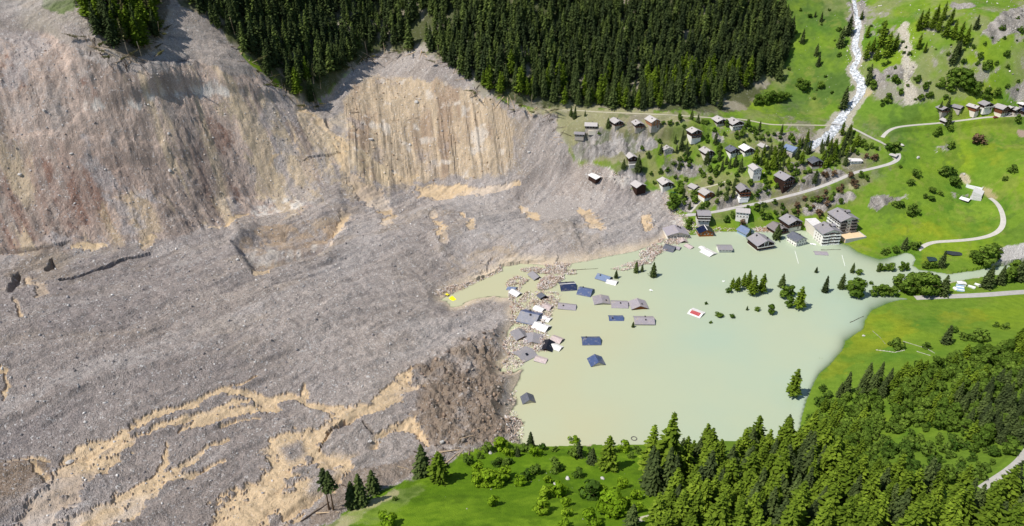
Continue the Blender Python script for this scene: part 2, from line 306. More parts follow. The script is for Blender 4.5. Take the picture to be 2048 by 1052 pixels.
step([(860,470),(880,512),(960,500),(1000,488),(1060,498),(1112,506),(1160,500),(1150,440),(1000,430)], 3.4, 5, 8)
# cracks and sinkholes in the slumped edge
for line in [([(-20,512),(20,506),(60,502),(100,496),(140,486)],[7,8,6,6,3]),([(20,578),(35,560),(40,550)],[14,16,6]),([(95,540),(108,532),(105,520)],[8,13,6]),([(120,563),(150,556),(200,538),(250,518),(300,506)],[3,5,5,5,3]),
             ([(610,322),(640,308),(680,302)],[3,4,2]),([(975,545),(980,525),(985,518)],[5,6,4]),([(655,872),(690,850)],[3,7]),([(725,850),(745,870)],[5,3]),([(640,905),(665,865),(700,852)],[2,4,3]),([(280,150),(330,140),(380,120)],[3,6,3]),([(650,240),(665,255),(680,262)],[5,8,4])]:
    Z = Z - 4.2 * sstep(1.3, .4, L(line, 4))
step(BROWN, 3.0, 9, 10)
# rocky spurs: ledges and faces
u, v = rot(0)
Z = Z + rockm * (5.2 * ridged(X + 3 * n1, Y * 1.2, 12, 4, 101) - 2.6 + 1.6 * fbm(X, Y, 3.5, 3, 103))
step([(1130,262),(1160,280),(1215,276),(1310,276),(1420,262),(1330,235),(1170,235)], 7.5, 2, 5)
# village spur undulation
spur = M([(1140,330),(1200,220),(1560,225),(1700,250),(1800,300),(1680,380),(1520,440),(1380,440)], 20, 5)
Z = Z + spur * (2.2 * fbm(X, Y, 20, 4, 111) + .5 * n4)
# sand sits in shallow channels
us, vs_ = rot(32); snz = 1.5 * fbm(us / 2.6, vs_, 12, 6, 121, .74) + 1.1 * fbm(X, Y, 5, 4, 122, .75) - .10
sand = np.zeros_like(X)
for ln in SAND_LINES: sand = np.maximum(sand, sstep(-.07, .07, 1 - L(ln, 12) + snz))
for pts in [[(700,855),(745,870),(735,905),(690,915),(655,905),(665,875)],[(560,905),(600,890),(610,915),(575,930)],[(655,860),(665,855),(660,865)],[(500,930),(540,900),(520,960)],[(620,965),(640,945),(680,940),(640,985),(610,1000)],[(395,815),(440,812),(420,820)],[(250,880),(300,862),(280,880)],[(190,905),(225,890),(215,905)]]:
    sand = sand * (1 - M(pts, 4, 10))
Z = Z - 1.1 * sand * deb * (1 - wall) * (1 - scarp)
# stream bed and scree
strm = sstep(1.5, .7, L(STREAM, 3)); scree = sstep(1.25, .7, L(SCREE, 8))
Z = Z - 1.6 * sstep(2.4, .8, L(STREAM, 3)) + .7 * scree * n4
# roads cut level benches
road_bench = np.zeros_like(X); 
# lake basin
lsd = signed(LAKE); lw = 3.2
right = sstep(1560, 1700, px) * sstep(440, 470, py)
sdl = sample(lsd, px + lw * n1 * (1 - .5 * right) * 1.6, py + lw * n2 * (1 - .5 * right)) / 2.9      # metres, roughly
slope_in = .45 - .27 * right
wet = -np.minimum(np.maximum(-sdl, 0) * slope_in * 1.7, 8.5) - .12
lowshore = (deb * (1 - sstep(.2, .6, bank)) > .5) & (sdl > 0) & (sdl < 40)
Z = np.where(lowshore, np.minimum(Z, .25 + np.maximum(sdl, 0) * (.66 + .25 * n1) + .35 * n4 + .018 * np.maximum(sdl, 0) ** 2), Z)
Z = np.where(sdl < 0, wet, np.maximum(Z, .10 + np.minimum(sdl, 6) * (.30 - .2 * right)))
# ponds
for pts, zz in ((POND_G, None), (POND_A, None), (POND_B, None)):
    m = M(pts, 2, 1)
    Z = Z - 1.4 * m
Zg = Z.reshape(GXX.shape)
px, py, dep = project(X, Y, Z)
def ground_z(x, y):
    """height of the finished ground sheet"""
    x = np.asarray(x, float); y = np.asarray(y, float)
    j = np.clip(np.searchsorted(NYR, y) - 1, 0, len(NYR) - 2); fv = np.clip((y - NYR[j]) / (NYR[j + 1] - NYR[j]), 0, 1)
    def row(jj):
        s = x / ((93 + .54 * NYR[jj]) * 1.2); i = np.clip(np.searchsorted(S, s) - 1, 0, NC - 2)
        f = np.clip((s - S[i]) / (S[i + 1] - S[i]), 0, 1); return Zg[jj, i] * (1 - f) + Zg[jj, i + 1] * f
    return row(j) * (1 - fv) + row(j + 1) * fv
_T = np.concatenate([np.arange(150, 1300, .6)])
def on_ground(px_, py_, h=0.0, water=False):
    """the point where the sight line through a photo pixel comes down to h above the ground (or the water)"""
    r = ray(px_, py_); xs = r[0] * _T; ys = r[1] * _T; zs = CAM_Z + r[2] * _T
    g = ground_z(xs, ys)
    if water: g = np.maximum(g, 0)
    k = int(np.argmax(zs <= g + h))
    a, b = zs[k - 1] - g[k - 1] - h, zs[k] - g[k] - h; f = a / (a - b) if a != b else 0
    t = _T[k - 1] + (_T[k] - _T[k - 1]) * f
    return np.array([r[0] * t, r[1] * t, (max(float(ground_z(r[0] * t, r[1] * t)), 0) if water else float(ground_z(r[0] * t, r[1] * t)))])

TRACKS['pond_lane'] = ([(1372,381),(1395,377),(1425,372),(1456,361)], 2.2); TRACKS['concrete_steps'] = ([(1406,398),(1396,406),(1386,418),(1376,429)], 2.0)
def densify(pts, step_px=3.0, extra=None):
    P = np.array(pts, float); out = []; w_ = []
    for i in range(len(P) - 1):       # Catmull-Rom through the surveyed points
        p0, p1, p2, p3 = P[max(0, i - 1)], P[i], P[i + 1], P[min(len(P) - 1, i + 2)]; n = max(2, int(np.hypot(*(p2 - p1)) / step_px))
        for t in np.arange(n) / n:
            out.append(p1 + .5 * t * (p2 - p0 + t * (2 * p0 - 5 * p1 + 4 * p2 - p3 + t * (3 * (p1 - p2) + p3 - p0))))
            if extra is not None: w_.append(extra[i] + (extra[i + 1] - extra[i]) * t)
    out.append(P[-1]); w_.append(extra[-1] if extra is not None else 0); return np.array(out), np.array(w_)
ROAD_LINES = {}
for nm, (pts, wd) in TRACKS.items():
    q, _ = densify(pts); Cn = np.array([on_ground(a, b) for a, b in q])
    for k in range(2):
        for c_ in range(3):
            pad = np.pad(Cn[:, c_], 4, mode='edge'); Cn[:, c_] = np.convolve(pad, np.ones(9) / 9, 'valid')
    ROAD_LINES[nm] = (Cn, wd); R = wd / 2 + 5
    k = np.nonzero((X > Cn[:, 0].min() - R) & (X < Cn[:, 0].max() + R) & (Y > Cn[:, 1].min() - R) & (Y < Cn[:, 1].max() + R))[0]
    D = np.full(len(k), 99.); Zr = np.zeros(len(k))
    for i in range(len(Cn) - 1):
        a, b = Cn[i], Cn[i + 1]; d = (b - a)[:2]; t = np.clip(((X[k] - a[0]) * d[0] + (Y[k] - a[1]) * d[1]) / max(d @ d, 1e-6), 0, 1); dd = np.hypot(X[k] - a[0] - t * d[0], Y[k] - a[1] - t * d[1]); m_ = dd < D; D[m_] = dd[m_]; Zr[m_] = (a[2] + (b[2] - a[2]) * t)[m_]
    f = sstep(wd / 2 + 4.5, wd / 2 + .9, D); Z[k] = Z[k] * (1 - f) + (Zr - .06) * f
Zg = Z.reshape(GXX.shape); px, py, dep = project(X, Y, Z)
q, STREAM_W = densify(STREAM[0], 3.0, STREAM[1]); STREAM_C = np.array([on_ground(a, b) for a, b in q]); STREAM_W = STREAM_W * (STREAM_C[:, 1] * cp - (STREAM_C[:, 2] - CAM_Z) * sp) / FPX * 1.05
# ------------------------------------------------------------------ what the ground is made of
col = np.tile(cols((100, 127, 38)), (len(X), 1)); speck = np.zeros_like(X); grass = np.ones_like(X); bump = np.full_like(X, .4)
def paint(m, c, a=1.0, sp=None, gr=None, bm=None):
    global col, speck, grass, bump
    m = np.clip(m * a, 0, 1)
    col = col * (1 - m[:, None]) + np.asarray(c)[None, :] * m[:, None] if np.ndim(c) == 1 else col * (1 - m[:, None]) + c * m[:, None]
    if sp is not None: speck = speck * (1 - m) + sp * m
    if gr is not None: grass = grass * (1 - m) + gr * m
    if bm is not None: bump = bump * (1 - m) + bm * m
# grassland
paint(sstep(-.1, .5, n3 + .5 * fbm(X, Y, 25, 3, 201)), cols((120, 142, 32)), .7)
paint(sstep(.1, .5, fbm(X, Y, 35, 4, 203)), cols((76, 114, 32)), .7)
for p in [[(1640,740),(1690,690),(1740,625),(1800,605),(1850,650),(1780,690),(1700,740),(1640,780)],[(1700,480),(1800,455),(1990,430),(1990,465),(1850,475),(1760,505)],[(1880,300),(1960,290),(2040,300),(2040,330),(1900,330)],[(1840,505),(1860,492),(1900,490),(1930,500),(1900,520),(1850,530)],[(1850,620),(1950,610),(1990,640),(1880,660)]]:
    paint(MC(p, 14, 14) * sstep(-.4, .4, fbm(X, Y, 12, 3, 207)), cols((136, 138, 32)), .42)
paint(MC([(1880,420),(1990,400),(2000,440),(1900,450)], 12, 10), cols((118, 142, 46)), .6)
paint(M(KNOLL, 6, 8), cols((86, 118, 14)), .9)
paint(MC([(660,1052),(780,985),(860,955),(840,990),(760,1052)], 10, 10), cols((116, 132, 68)), .8)
paint(MC([(560,1110),(640,1052),(700,1020),(790,975),(800,985),(700,1050),(640,1110)], 5, 8), cols((172, 164, 124)), .8, .3, .4)
paint(M(KNOLL, 6, 8) * sstep(-.05, .35, fbm(X, Y * 1.8, 22, 5, 217, .6)), cols((114, 143, 30)), .6)
paint(M(KNOLL, 6, 8) * sstep(.15, .45, fbm(X, Y, 9, 4, 218)), cols((66, 94, 12)), .6)
paint(MC([(1480,-60),(1700,-60),(1705,120),(1715,180),(1690,215),(1560,245),(1490,235),(1480,180)], 14, 12) * sstep(-.45, .25, NF2), cols((74, 98, 46)), .7)
paint(MC([(1690,220),(1730,185),(1800,200),(1850,215),(1760,270),(1720,262)], 10, 10), cols((92, 122, 44)), .5)
paint(grass * sstep(.16, .3, NF2 + .4 * NF) * sstep(600, 400, py), cols((66, 90, 40)), .45)
paint(grass * sstep(.18, .3, fbm(X, Y, 14, 6, 219, .7)) * sstep(700, 500, py), cols((122, 128, 62)), .45)
# far slope: floor of the wood, dry grass round the village, scrub
paint(MC([(330,-700),(330,20),(480,100),(620,215),(700,140),(850,100),(960,190),(1110,222),(1490,222),(1560,150),(1560,60),(1480,-700)], 6, 12), cols((70, 72, 46)), .92, .25, .3)
paint(MC([(330,-700),(330,20),(480,100),(620,215),(700,140),(850,100),(960,190),(1110,222),(1490,222),(1560,150),(1480,-700)], 6, 12) * sstep(.05, .3, fbm(X, Y, 18, 4, 209)), cols((150, 142, 124)), .7, .4, 0)
paint(MC([(1050,215),(1120,208),(1320,222),(1420,228),(1330,255),(1280,330),(1200,330),(1140,310)], 8, 12), cols((146, 141, 108)), .9, .35, .35)
paint(MC([(1240,300),(1340,290),(1450,330),(1420,380),(1300,380)], 10, 12) * sstep(-.3, .3, n2), cols((138, 136, 88)), .7, .25, .5)
paint(spur * sstep(-.1, .45, fbm(X, Y, 16, 4, 211)), cols((128, 122, 92)), .6, .3, .4)
paint(MC([(1520,400),(1640,340),(1740,330),(1790,318),(1800,330),(1690,400),(1640,440),(1560,440)], 8, 10) * sstep(-.2, .3, n2), cols((118, 110, 88)), .7, .4, .3)
paint(MC([(1680,20),(1760,0),(2100,-100),(2100,180),(1900,200),(1740,200)], 10, 14) * sstep(-.15, .35, fbm(X, Y, 20, 4, 213)), cols((126, 128, 86)), .65, .35, .4)
paint(MC([(1400,-20),(1700,-20),(1700,60),(1600,100),(1560,200),(1500,200)], 12, 14) * sstep(.1, .5, fbm(X, Y, 24, 4, 215)), cols((128, 132, 84)), .5, .25, .5)
# bare rock
rv = fbm(X, Y, 7, 4, 221)[:, None]
rk = fbm(X * 1.6, Z * .45, 5, 5, 225, .7)[:, None]
rockt = sstep(.40, .56, rockm + 4.5 * rockm * (1 - rockm) * (.9 * NF + .5 * NF2) - .30 * sstep(.05, .2, fbm(X, Y, 11, 5, 223, .65)))
paint(rockt, np.clip(cols((158, 151, 145)) * np.clip(1 + .5 * rv + .95 * rk, .25, 1.6), 0, 1), .95, .8, 0, 1)
paint(MC(ROCK[0], 8, 8) * sstep(-.6, -.2, NF2 + NF), np.clip(cols((168, 162, 156)) * np.clip(1 + .4 * rv + 1.2 * rk, .25, 1.6), 0, 1), .9, .7, 0, 1)
paint(MC(ROCK[1], 8, 8), np.clip(cols((160, 154, 150)) * np.clip(1 + .4 * rv + 1.2 * rk, .25, 1.6), 0, 1), .9, .7, 0, 1)
stony = MC([(1725,20),(1770,-10),(1830,20),(1990,10),(2100,-100),(2100,190),(2000,200),(1900,160),(1830,200),(1740,190)], 20, 14)
paint(stony * sstep(.10, .24, NF2 + .5 * NF), cols((152, 146, 134)), .8, .8, .1, .8)
paint(spur * sstep(.14, .26, NF2 + .5 * fbm(X, Y, 6, 5, 227, .7)), cols((138, 130, 112)), .85, .7, .2, .8)
paint(spur * sstep(.16, .3, fbm(X, Y, 12, 6, 229, .7)), cols((74, 92, 40)), .6, .2, 1)
paint(sstep(-.08, .08, 1 - L(SCREE, 8) + 1.0 * NF), cols((200, 192, 174)), .95, .9, 0, 1)
paint(sstep(-.1, .1, 2.0 - L(STREAM, 6) + 1.6 * NF), cols((182, 174, 160)), .8, .9, 0, .8)
paint(MC([(1950,515),(1975,500),(2010,495),(2060,485),(2300,470),(2300,500),(2060,522),(2000,528)], 5, 8), cols((196, 192, 188)), .95, 1, 0, 1)
paint(MC([(1890,556),(1930,550),(1965,545),(1965,552),(1895,568)], 3, 4), cols((186, 176, 160)), .9, .6, 0)
paint(MC([(1690,375),(1700,365),(1720,372),(1700,385)], 4, 6), cols((180, 168, 140)), .5)
paint(MC([(1918,350),(1930,345),(1942,362),(1930,372)], 4, 5), cols((196, 182, 150)), .8, .2, 0)
paint(MC([(1960,375),(1985,380),(2005,402),(1990,400),(1970,392)], 4, 5), cols((170, 150, 118)), .7, .2, .2)
paint(MC([(2032,262),(2060,262),(2070,275),(2036,272)], 3, 4), cols((150, 128, 118)), .9, .2, 0)
paint(MC([(1722,182),(1738,178),(1745,190),(1730,196)], 4, 4), cols((178, 162, 118)), .7, 0, .4)
# landslide debris
torn = lambda m: sstep(.42, .58, m + 4.0 * m * (1 - m) * (.7 * NF + .3 * NF2))
wallc, scarpc, craterc, bankc, brownc, debc = map(torn, (M(LEFTWALL, 16, 16), M(SCARP, 10, 12), M(CRATER, 6, 6), bank, M(BROWN, 26, 18), M(DEBRIS, 9, 12)))
TOPL = MC([(-700,-300),(-700,40),(0,52),(60,56),(150,90),(200,108),(250,132),(300,100),(335,40),(352,0),(345,-300)], 8, 10)
ug, vg = rot(46); vg = vg + 9 * n3 + 3 * n1; strk = fbm(ug / 6, vg, 4.5, 5, 233, .62); gcol = cols((175, 164, 155)) * (1 + .16 * fbm(X, Y, 40, 4, 231) + 0.34 * strk + .12 * fbm(X, Y, 5, 3, 234))[:, None] * np.stack([1 + .03 * n3, 1 + 0 * n3, 1 - .05 * n3], 1)
paint(debc, gcol, 1, 1.0, 0, 1)
paint(deb * M([(-700,1500),(-700,560),(0,540),(300,560),(600,720),(640,800),(500,1060),(440,1500)], 60, 20), cols((142, 132, 127)) * (1 + .25 * strk)[:, None], .55)
paint(deb * MC([(850,400),(1100,380),(1330,400),(1360,440),(1250,500),(1000,480)], 30, 20), cols((192, 185, 179)), .55)
u, v = rot(36); st = fbm(u + 5 * n3, v / 18, 5, 4, 241); st2 = fbm(u + 4 * n3, v / 8, 18, 4, 243)
blotch = fbm(X, Y, 16, 5, 245, .62)
wc = cols((181, 161, 146)) * np.clip(1 + .38 * st + .42 * st2 + .5 * blotch, .45, 1.5)[:, None]
paint(wallc * sstep(-.75, -.1, NF2 + .3 * blotch), wc, .92, .7, 0, .9)
paint(wallc * M([(-300,310),(150,300),(350,310),(360,400),(250,470),(-300,500)], 30, 20) * sstep(-.25, .3, st2 + .5 * st), cols((158, 132, 118)), .65)
for p in RUST: paint(MC(p, 22, 20) * sstep(-.5, .4, st + st2 * .5), cols((140, 108, 92)), .85)
paint(MC([(400,190),(560,180),(650,240),(690,300),(640,400),(560,420),(480,330),(500,260)], 24, 18) * sstep(-.4, .3, st + .6 * st2), cols((198, 180, 148)), .75)
paint(MC([(200,400),(330,380),(360,440),(310,480),(200,490)], 20, 16) * sstep(-.4, .3, st), cols((184, 164, 132)), .7)
paint(wallc * sstep(.12, .3, NF2 - .2 * st), cols((176, 168, 164)), .7, 1)
paint(wallc * sstep(.22, .4, fbm(u + 4 * n3, v / 5, 22, 5, 247, .65)), cols((204, 184, 152)), .7, .4)
for p in PALE: paint(MC(p, 14, 16) * sstep(-.6, .2, n4 + .5 * st), cols((226, 219, 208)), .9)
u, v = rot(6); s3 = fbm(u + 3 * n3 + .1 * v, v / 24, 3.2, 4, 251)
s4 = fbm(u + 3 * n3 + .1 * v, v / 16, 1.7, 3, 252); sc = cols((199, 178, 148)) * (1 + .34 * s3 + .22 * s4 + .18 * fbm(X, Y, 16, 4, 253) + .12 * n4)[:, None]
paint(scarpc, sc, .95, .7, 0, .9)
paint(scarpc * sstep(.15, .5, fbm(u + 3 * n3, v / 3, 16, 4, 255)), cols((158, 132, 110)), .65)
paint(scarpc * sstep(.28, .5, fbm(X, Y, 9, 4, 257)), cols((222, 212, 198)), .7, .8)
paint(scarpc * sstep(.3, .55, fbm(X, Y, 20, 4, 258)), cols((170, 158, 150)), .6, 1)
paint(MC([(690,420),(680,290),(720,300),(800,345),(760,400),(720,400)], 12, 12) * sstep(-.3, .3, s3 + n4), cols((206, 184, 148)), .8)
paint(MC([(650,245),(690,225),(700,290),(760,340),(840,362),(810,395),(750,405),(705,385),(680,320)], 12, 12) * sstep(-.35, .15, NF + .4 * s3), cols((198, 178, 146)), .8, .4, 0, .7)
paint(MC([(1000,230),(1045,250),(1060,310),(1040,350),(1000,355),(1020,300)], 10, 12) * sstep(-.2, .2, NF), cols((178, 160, 136)), .7)
paint(craterc * sstep(-.5, .2, n4 + n1), cols((170, 147, 120)) * (1 + .3 * n4 + .25 * NF)[:, None], .85, .4, 0, .9)
paint(MC([(480,510),(520,500),(600,498),(640,490),(620,515),(540,535),(500,530)], 5, 7) * sstep(-.2, .3, s3), cols((222, 214, 200)), .9)
paint(bankc * sstep(-.3, .3, n1 + .5 * n4), cols((182, 160, 128)), .7, .6)
paint(brownc * sstep(-.7, .1, n1 + .7 * n2), cols((141, 124, 106)) * (1 + .3 * NF)[:, None], .92, .5, 0, 1)
paint(MC([(0,500),(140,490),(330,500),(200,560),(110,600),(60,640),(0,620)], 10, 14) * sstep(-.2, .3, n1), cols((142, 128, 112)), .7)
paint(MC([(-40,940),(0,910),(80,920),(100,960),(60,1000),(-40,1040)], 10, 14), cols((140, 118, 92)), .7)
paint(MC([(690,940),(850,905),(880,925),(780,975),(690,1020),(640,1050),(600,1052),(640,1000)], 8, 12), cols((150, 134, 118)), .85, .5)
paint(sand * deb, cols((200, 175, 139)) * (1 + .10 * n1 + .12 * fbm(us / 3, vs_, 2.5, 3, 261))[:, None], .93, .22, 0, .5)
paint(TOPL * sstep(-.4, .3, n2), cols((176, 166, 150)), .8, .5)
paint(MC([(160,-300),(175,40),(205,85),(240,118),(280,122),(312,85),(330,30),(350,-300)], 8, 10), cols((92, 84, 62)), .85, .4, .2)
paint(MC([(70,-200),(160,-200),(150,22),(110,28),(80,12)], 7, 8), cols((112, 128, 76)), .9, 0, 1)
paint(MC([(225,-200),(300,-200),(280,24),(240,18)], 7, 8), cols((106, 124, 66)), .8, 0, 1)
paint(lobe * sstep(.1, .4, fbm(ug / 2.5, vg, 45, 5, 263, .6)), cols((150, 141, 138)), .5)
paint(lobe * sstep(.14, .4, fbm(ug / 3, vg, 30, 5, 265, .6)), cols((198, 190, 184)), .45)
paint(lobe * sstep(.22, .42, fbm(ug / 2, vg, 26, 5, 267, .6)) * sstep(900, 400, py), cols((176, 160, 140)), .5)
# wet mud rim where the debris meets the water
rim = sstep(7, 0, sdl + 2.5 * n1) * deb
paint(rim, cols((206, 188, 160)), .8, .4, 0, .5)
paint(MC([(990,728),(1040,700),(1050,735),(1030,745)], 5, 6), cols((214, 196, 162)), .9, .3, 0)
paint(MC([(1035,845),(1050,845),(1045,890),(1020,888)], 5, 6), cols((206, 188, 166)), .9, .4, 0)
paint(MC([(1140,884),(1152,876),(1175,880),(1185,890),(1150,892)], 3, 3), cols((196, 180, 158)), .9, .2, 0)
# rust-red timber-strewn shore by the chalets
paint(MC([(1505,455),(1548,453),(1560,464),(1520,468)], 3, 3), cols((170, 122, 96)), .8, .5, 0)
col = np.clip(col, .003, .92)

def grid_mesh(name, X, Y, Z, nr, nc, mat):
    me = bpy.data.meshes.new(name); n = nr * nc
    me.vertices.add(n); me.vertices.foreach_set('co', np.stack([X, Y, Z], 1).astype(np.float32).ravel())
    j, i = np.meshgrid(np.arange(nr - 1), np.arange(nc - 1), indexing='ij'); a = (j * nc + i).ravel()
    f = np.stack([a, a + 1, a + nc + 1, a + nc], 1).astype(np.int32); k = len(f)
    me.loops.add(k * 4); me.loops.foreach_set('vertex_index', f.ravel())
    me.polygons.add(k); me.polygons.foreach_set('loop_start', np.arange(k, dtype=np.int32) * 4)
    me.polygons.foreach_set('use_smooth', np.full(k, name != 'ground')); me.update(); me.validate()
    me.materials.append(mat); o = bpy.data.objects.new(name, me); COL.objects.link(o); return o

# ------------------------------------------------------------------ material helpers
class NT:
    def __init__(s, name):
        s.m = bpy.data.materials.new(name); s.m.use_nodes = True; s.t = s.m.node_tree; s.t.nodes.clear()
        s.out = s.n('ShaderNodeOutputMaterial'); s.b = s.n('ShaderNodeBsdfPrincipled'); s.l(s.b, 0, s.out, 0)
    def n(s, t, **kw):
        x = s.t.nodes.new(t)
        for k, v in kw.items(): setattr(x, k, v)
        return x
    def l(s, a, i, b, j): s.t.links.new(a.outputs[i], b.inputs[j])
    def noise(s, scale, detail=4, vec=None, rough=.55):
        x = s.n('ShaderNodeTexNoise'); x.inputs['Scale'].default_value = scale; x.inputs['Detail'].default_value = detail; x.inputs['Roughness'].default_value = rough
        if vec: s.t.links.new(vec, x.inputs['Vector'])
        return x
    def ramp(s, src, lo, hi, c0=(0,0,0,1), c1=(1,1,1,1)):
        r = s.n('ShaderNodeValToRGB'); r.color_ramp.elements[0].position = lo; r.color_ramp.elements[1].position = hi
        r.color_ramp.elements[0].color = c0; r.color_ramp.elements[1].color = c1; s.t.links.new(src, r.inputs[0]); return r.outputs[0]
    def math(s, op, a, b=None, clamp=False):
        x = s.n('ShaderNodeMath', operation=op); x.use_clamp = clamp
        for k, q in enumerate((a, b)):
            if q is None: continue
            if isinstance(q, (int, float)): x.inputs[k].default_value = q
            else: s.t.links.new(q, x.inputs[k])
        return x.outputs[0]
    def mix(s, fac, a, b, mode='MIX'):
        x = s.n('ShaderNodeMix', data_type='RGBA', blend_type=mode)
        for k, q in ((0, fac), (6, a), (7, b)):
            if isinstance(q, (int, float)): x.inputs[k].default_value = q
            elif isinstance(q, (tuple, list)): x.inputs[k].default_value = tuple(q) + ((1,) if len(q) == 3 else ())
            else: s.t.links.new(q, x.inputs[k])
        return x.outputs[2]
    def attr(s, name): return s.n('ShaderNodeAttribute', attribute_name=name)
    def base(s, sock): s.t.links.new(sock, s.b.inputs['Base Color'])
    def bumpn(s, h, strength, dist):
        x = s.n('ShaderNodeBump'); x.inputs['Distance'].default_value = dist
        if isinstance(strength, (int, float)): x.inputs['Strength'].default_value = strength
        else: s.t.links.new(strength, x.inputs['Strength'])
        s.t.links.new(h, x.inputs['Height']); s.t.links.new(x.outputs[0], s.b.inputs['Normal']); return x
def lin(*c): return tuple(float(v) for v in cols(c))

g = NT('ground'); pos = g.n('ShaderNodeNewGeometry').outputs['Position']
ca = g.attr('ground_colour'); ma = g.attr('ground_kind'); sep = g.n('ShaderNodeSeparateColor'); g.l(ma, 0, sep, 0)
SP, GR, BM = sep.outputs[0], sep.outputs[1], sep.outputs[2]
na = g.noise(.9, 6, pos, .7); nb = g.noise(.22, 5, pos, .6); ncn = g.noise(3.2, 3, pos, .6)
# stones: light flecks of many sizes and dark gaps between them
v1 = g.n('ShaderNodeTexVoronoi'); v1.inputs['Scale'].default_value = .8; g.t.links.new(pos, v1.inputs['Vector'])
v2 = g.n('ShaderNodeTexVoronoi'); v2.inputs['Scale'].default_value = 1.9; g.t.links.new(pos, v2.inputs['Vector'])
sep1 = g.n('ShaderNodeSeparateColor'); g.l(v1, 1, sep1, 0); sep2 = g.n('ShaderNodeSeparateColor'); g.l(v2, 1, sep2, 0)
st1 = g.math('MULTIPLY', g.ramp(sep1.outputs[0], .86, .97), g.ramp(v1.outputs[0], .55, .30))
dk = g.ramp(sep2.outputs[1], .30, .05); lt = g.ramp(sep2.outputs[1], .62, .98)
c = ca.outputs[0]
tone = g.ramp(na.outputs[0], .28, .74, (.68,.67,.66,1), (1.38,1.36,1.34,1))
c = g.mix(g.math('MULTIPLY', SP, .85), c, tone, 'MULTIPLY')
c = g.mix(g.math('MULTIPLY', g.math('MULTIPLY', dk, SP), .30), c, (.055,.05,.048))
c = g.mix(g.math('MULTIPLY', g.math('MULTIPLY', lt, SP), .24), c, (.55,.52,.50))
c = g.mix(g.math('MULTIPLY', g.math('MULTIPLY', st1, SP), .8), c, (.62,.60,.57))
gt = g.ramp(nb.outputs[0], .3, .72, (.70,.76,.62,1), (1.28,1.2,1.25,1)); gt2 = g.ramp(ncn.outputs[0], .3, .72, (.72,.72,.72,1), (1.25,1.25,1.25,1))
c = g.mix(g.math('MULTIPLY', GR, .75), c, gt, 'MULTIPLY'); c = g.mix(g.math('MULTIPLY', GR, .6), c, gt2, 'MULTIPLY')
g.base(c); g.b.inputs['Roughness'].default_value = .95; g.b.inputs['Specular IOR Level'].default_value = .15
hh = g.math('ADD', g.math('MULTIPLY', na.outputs[0], 1.0), g.math('MULTIPLY', g.math('SUBTRACT', 1.0, v2.outputs[0]), .45))
g.bumpn(hh, BM, 1.1)
ground = grid_mesh('ground', X, Y, Z, len(NYR), NC, g.m); ground['kind'] = 'structure'
ground['label'] = 'valley floor and slopes of grey landslide debris, meadow and woodland ground'
a = ground.data.attributes.new('ground_colour', 'FLOAT_COLOR', 'POINT'); a.data.foreach_set('color', np.concatenate([col, np.ones((len(X), 1))], 1).astype(np.float32).ravel())
a = ground.data.attributes.new('ground_kind', 'FLOAT_COLOR', 'POINT'); a.data.foreach_set('color', np.stack([speck, grass, bump, np.ones_like(X)], 1).astype(np.float32).ravel())

# ------------------------------------------------------------------ lake
lm = NT('lake_water'); lpos = lm.n('ShaderNodeNewGeometry').outputs['Position']
la = lm.attr('water'); ls = lm.n('ShaderNodeSeparateColor'); lm.l(la, 0, ls, 0)
ln_ = lm.noise(.012, 5, lpos, .55)
silt = lm.mix(ls.outputs[1], lin(179,176,142), lin(162,178,156))
silt = lm.mix(g_ := lm.math('MULTIPLY', lm.ramp(ln_.outputs[0], .40, .62), .6), silt, lin(174,180,150))
lm.base(silt); lm.b.inputs['Roughness'].default_value = .28; lm.b.inputs['Specular IOR Level'].default_value = .25
rip = lm.noise(.8, 3, lpos, .6); lm.bumpn(rip.outputs[0], .03, .2)
tr = lm.n('ShaderNodeBsdfTransparent'); tr.inputs[0].default_value = (.72, .84, .86, 1); mx = lm.n('ShaderNodeMixShader')
lm.t.links.new(ls.outputs[0], mx.inputs[0]); lm.l(tr, 0, mx, 1); lm.l(lm.b, 0, mx, 2); lm.l(mx, 0, lm.out, 0)
lx = np.arange(-70, 640, 2.0); ly = np.arange(285, 640, 2.0)
LX, LY = [q.ravel() for q in np.meshgrid(lx, ly)]; gz = ground_z(LX, LY)
lake = grid_mesh('lake', LX, LY, np.zeros_like(LX), len(ly), len(lx), lm.m); lake['kind'] = 'structure'
lake['label'] = 'milky green silt-laden lake that drowned the village'
lpx, lpy, _ = project(LX, LY, 0 * LX)
op = 1 - np.exp(-np.maximum(-gz, 0) * (1.1 + 7 * sstep(1640, 1500, lpx) + 6 * sstep(1770, 1830, lpx))); hue = np.clip(sstep(1050, 1500, lpx) * .85 + .25 * fbm(LX, LY, 60, 3, 301), 0, 1)
a = lake.data.attributes.new('water', 'FLOAT_COLOR', 'POINT'); a.data.foreach_set('color', np.stack([op, hue, 0 * op, 1 + 0 * op], 1).astype(np.float32).ravel())
bm = bmesh.new(); bm.from_mesh(lake.data)      # keep only the cells that hold water
dead = [f for f in bm.faces if all(gz[v_.index] > .6 for v_ in f.verts)]
bmesh.ops.delete(bm, geom=dead, context='FACES'); bm.to_mesh(lake.data); bm.free()
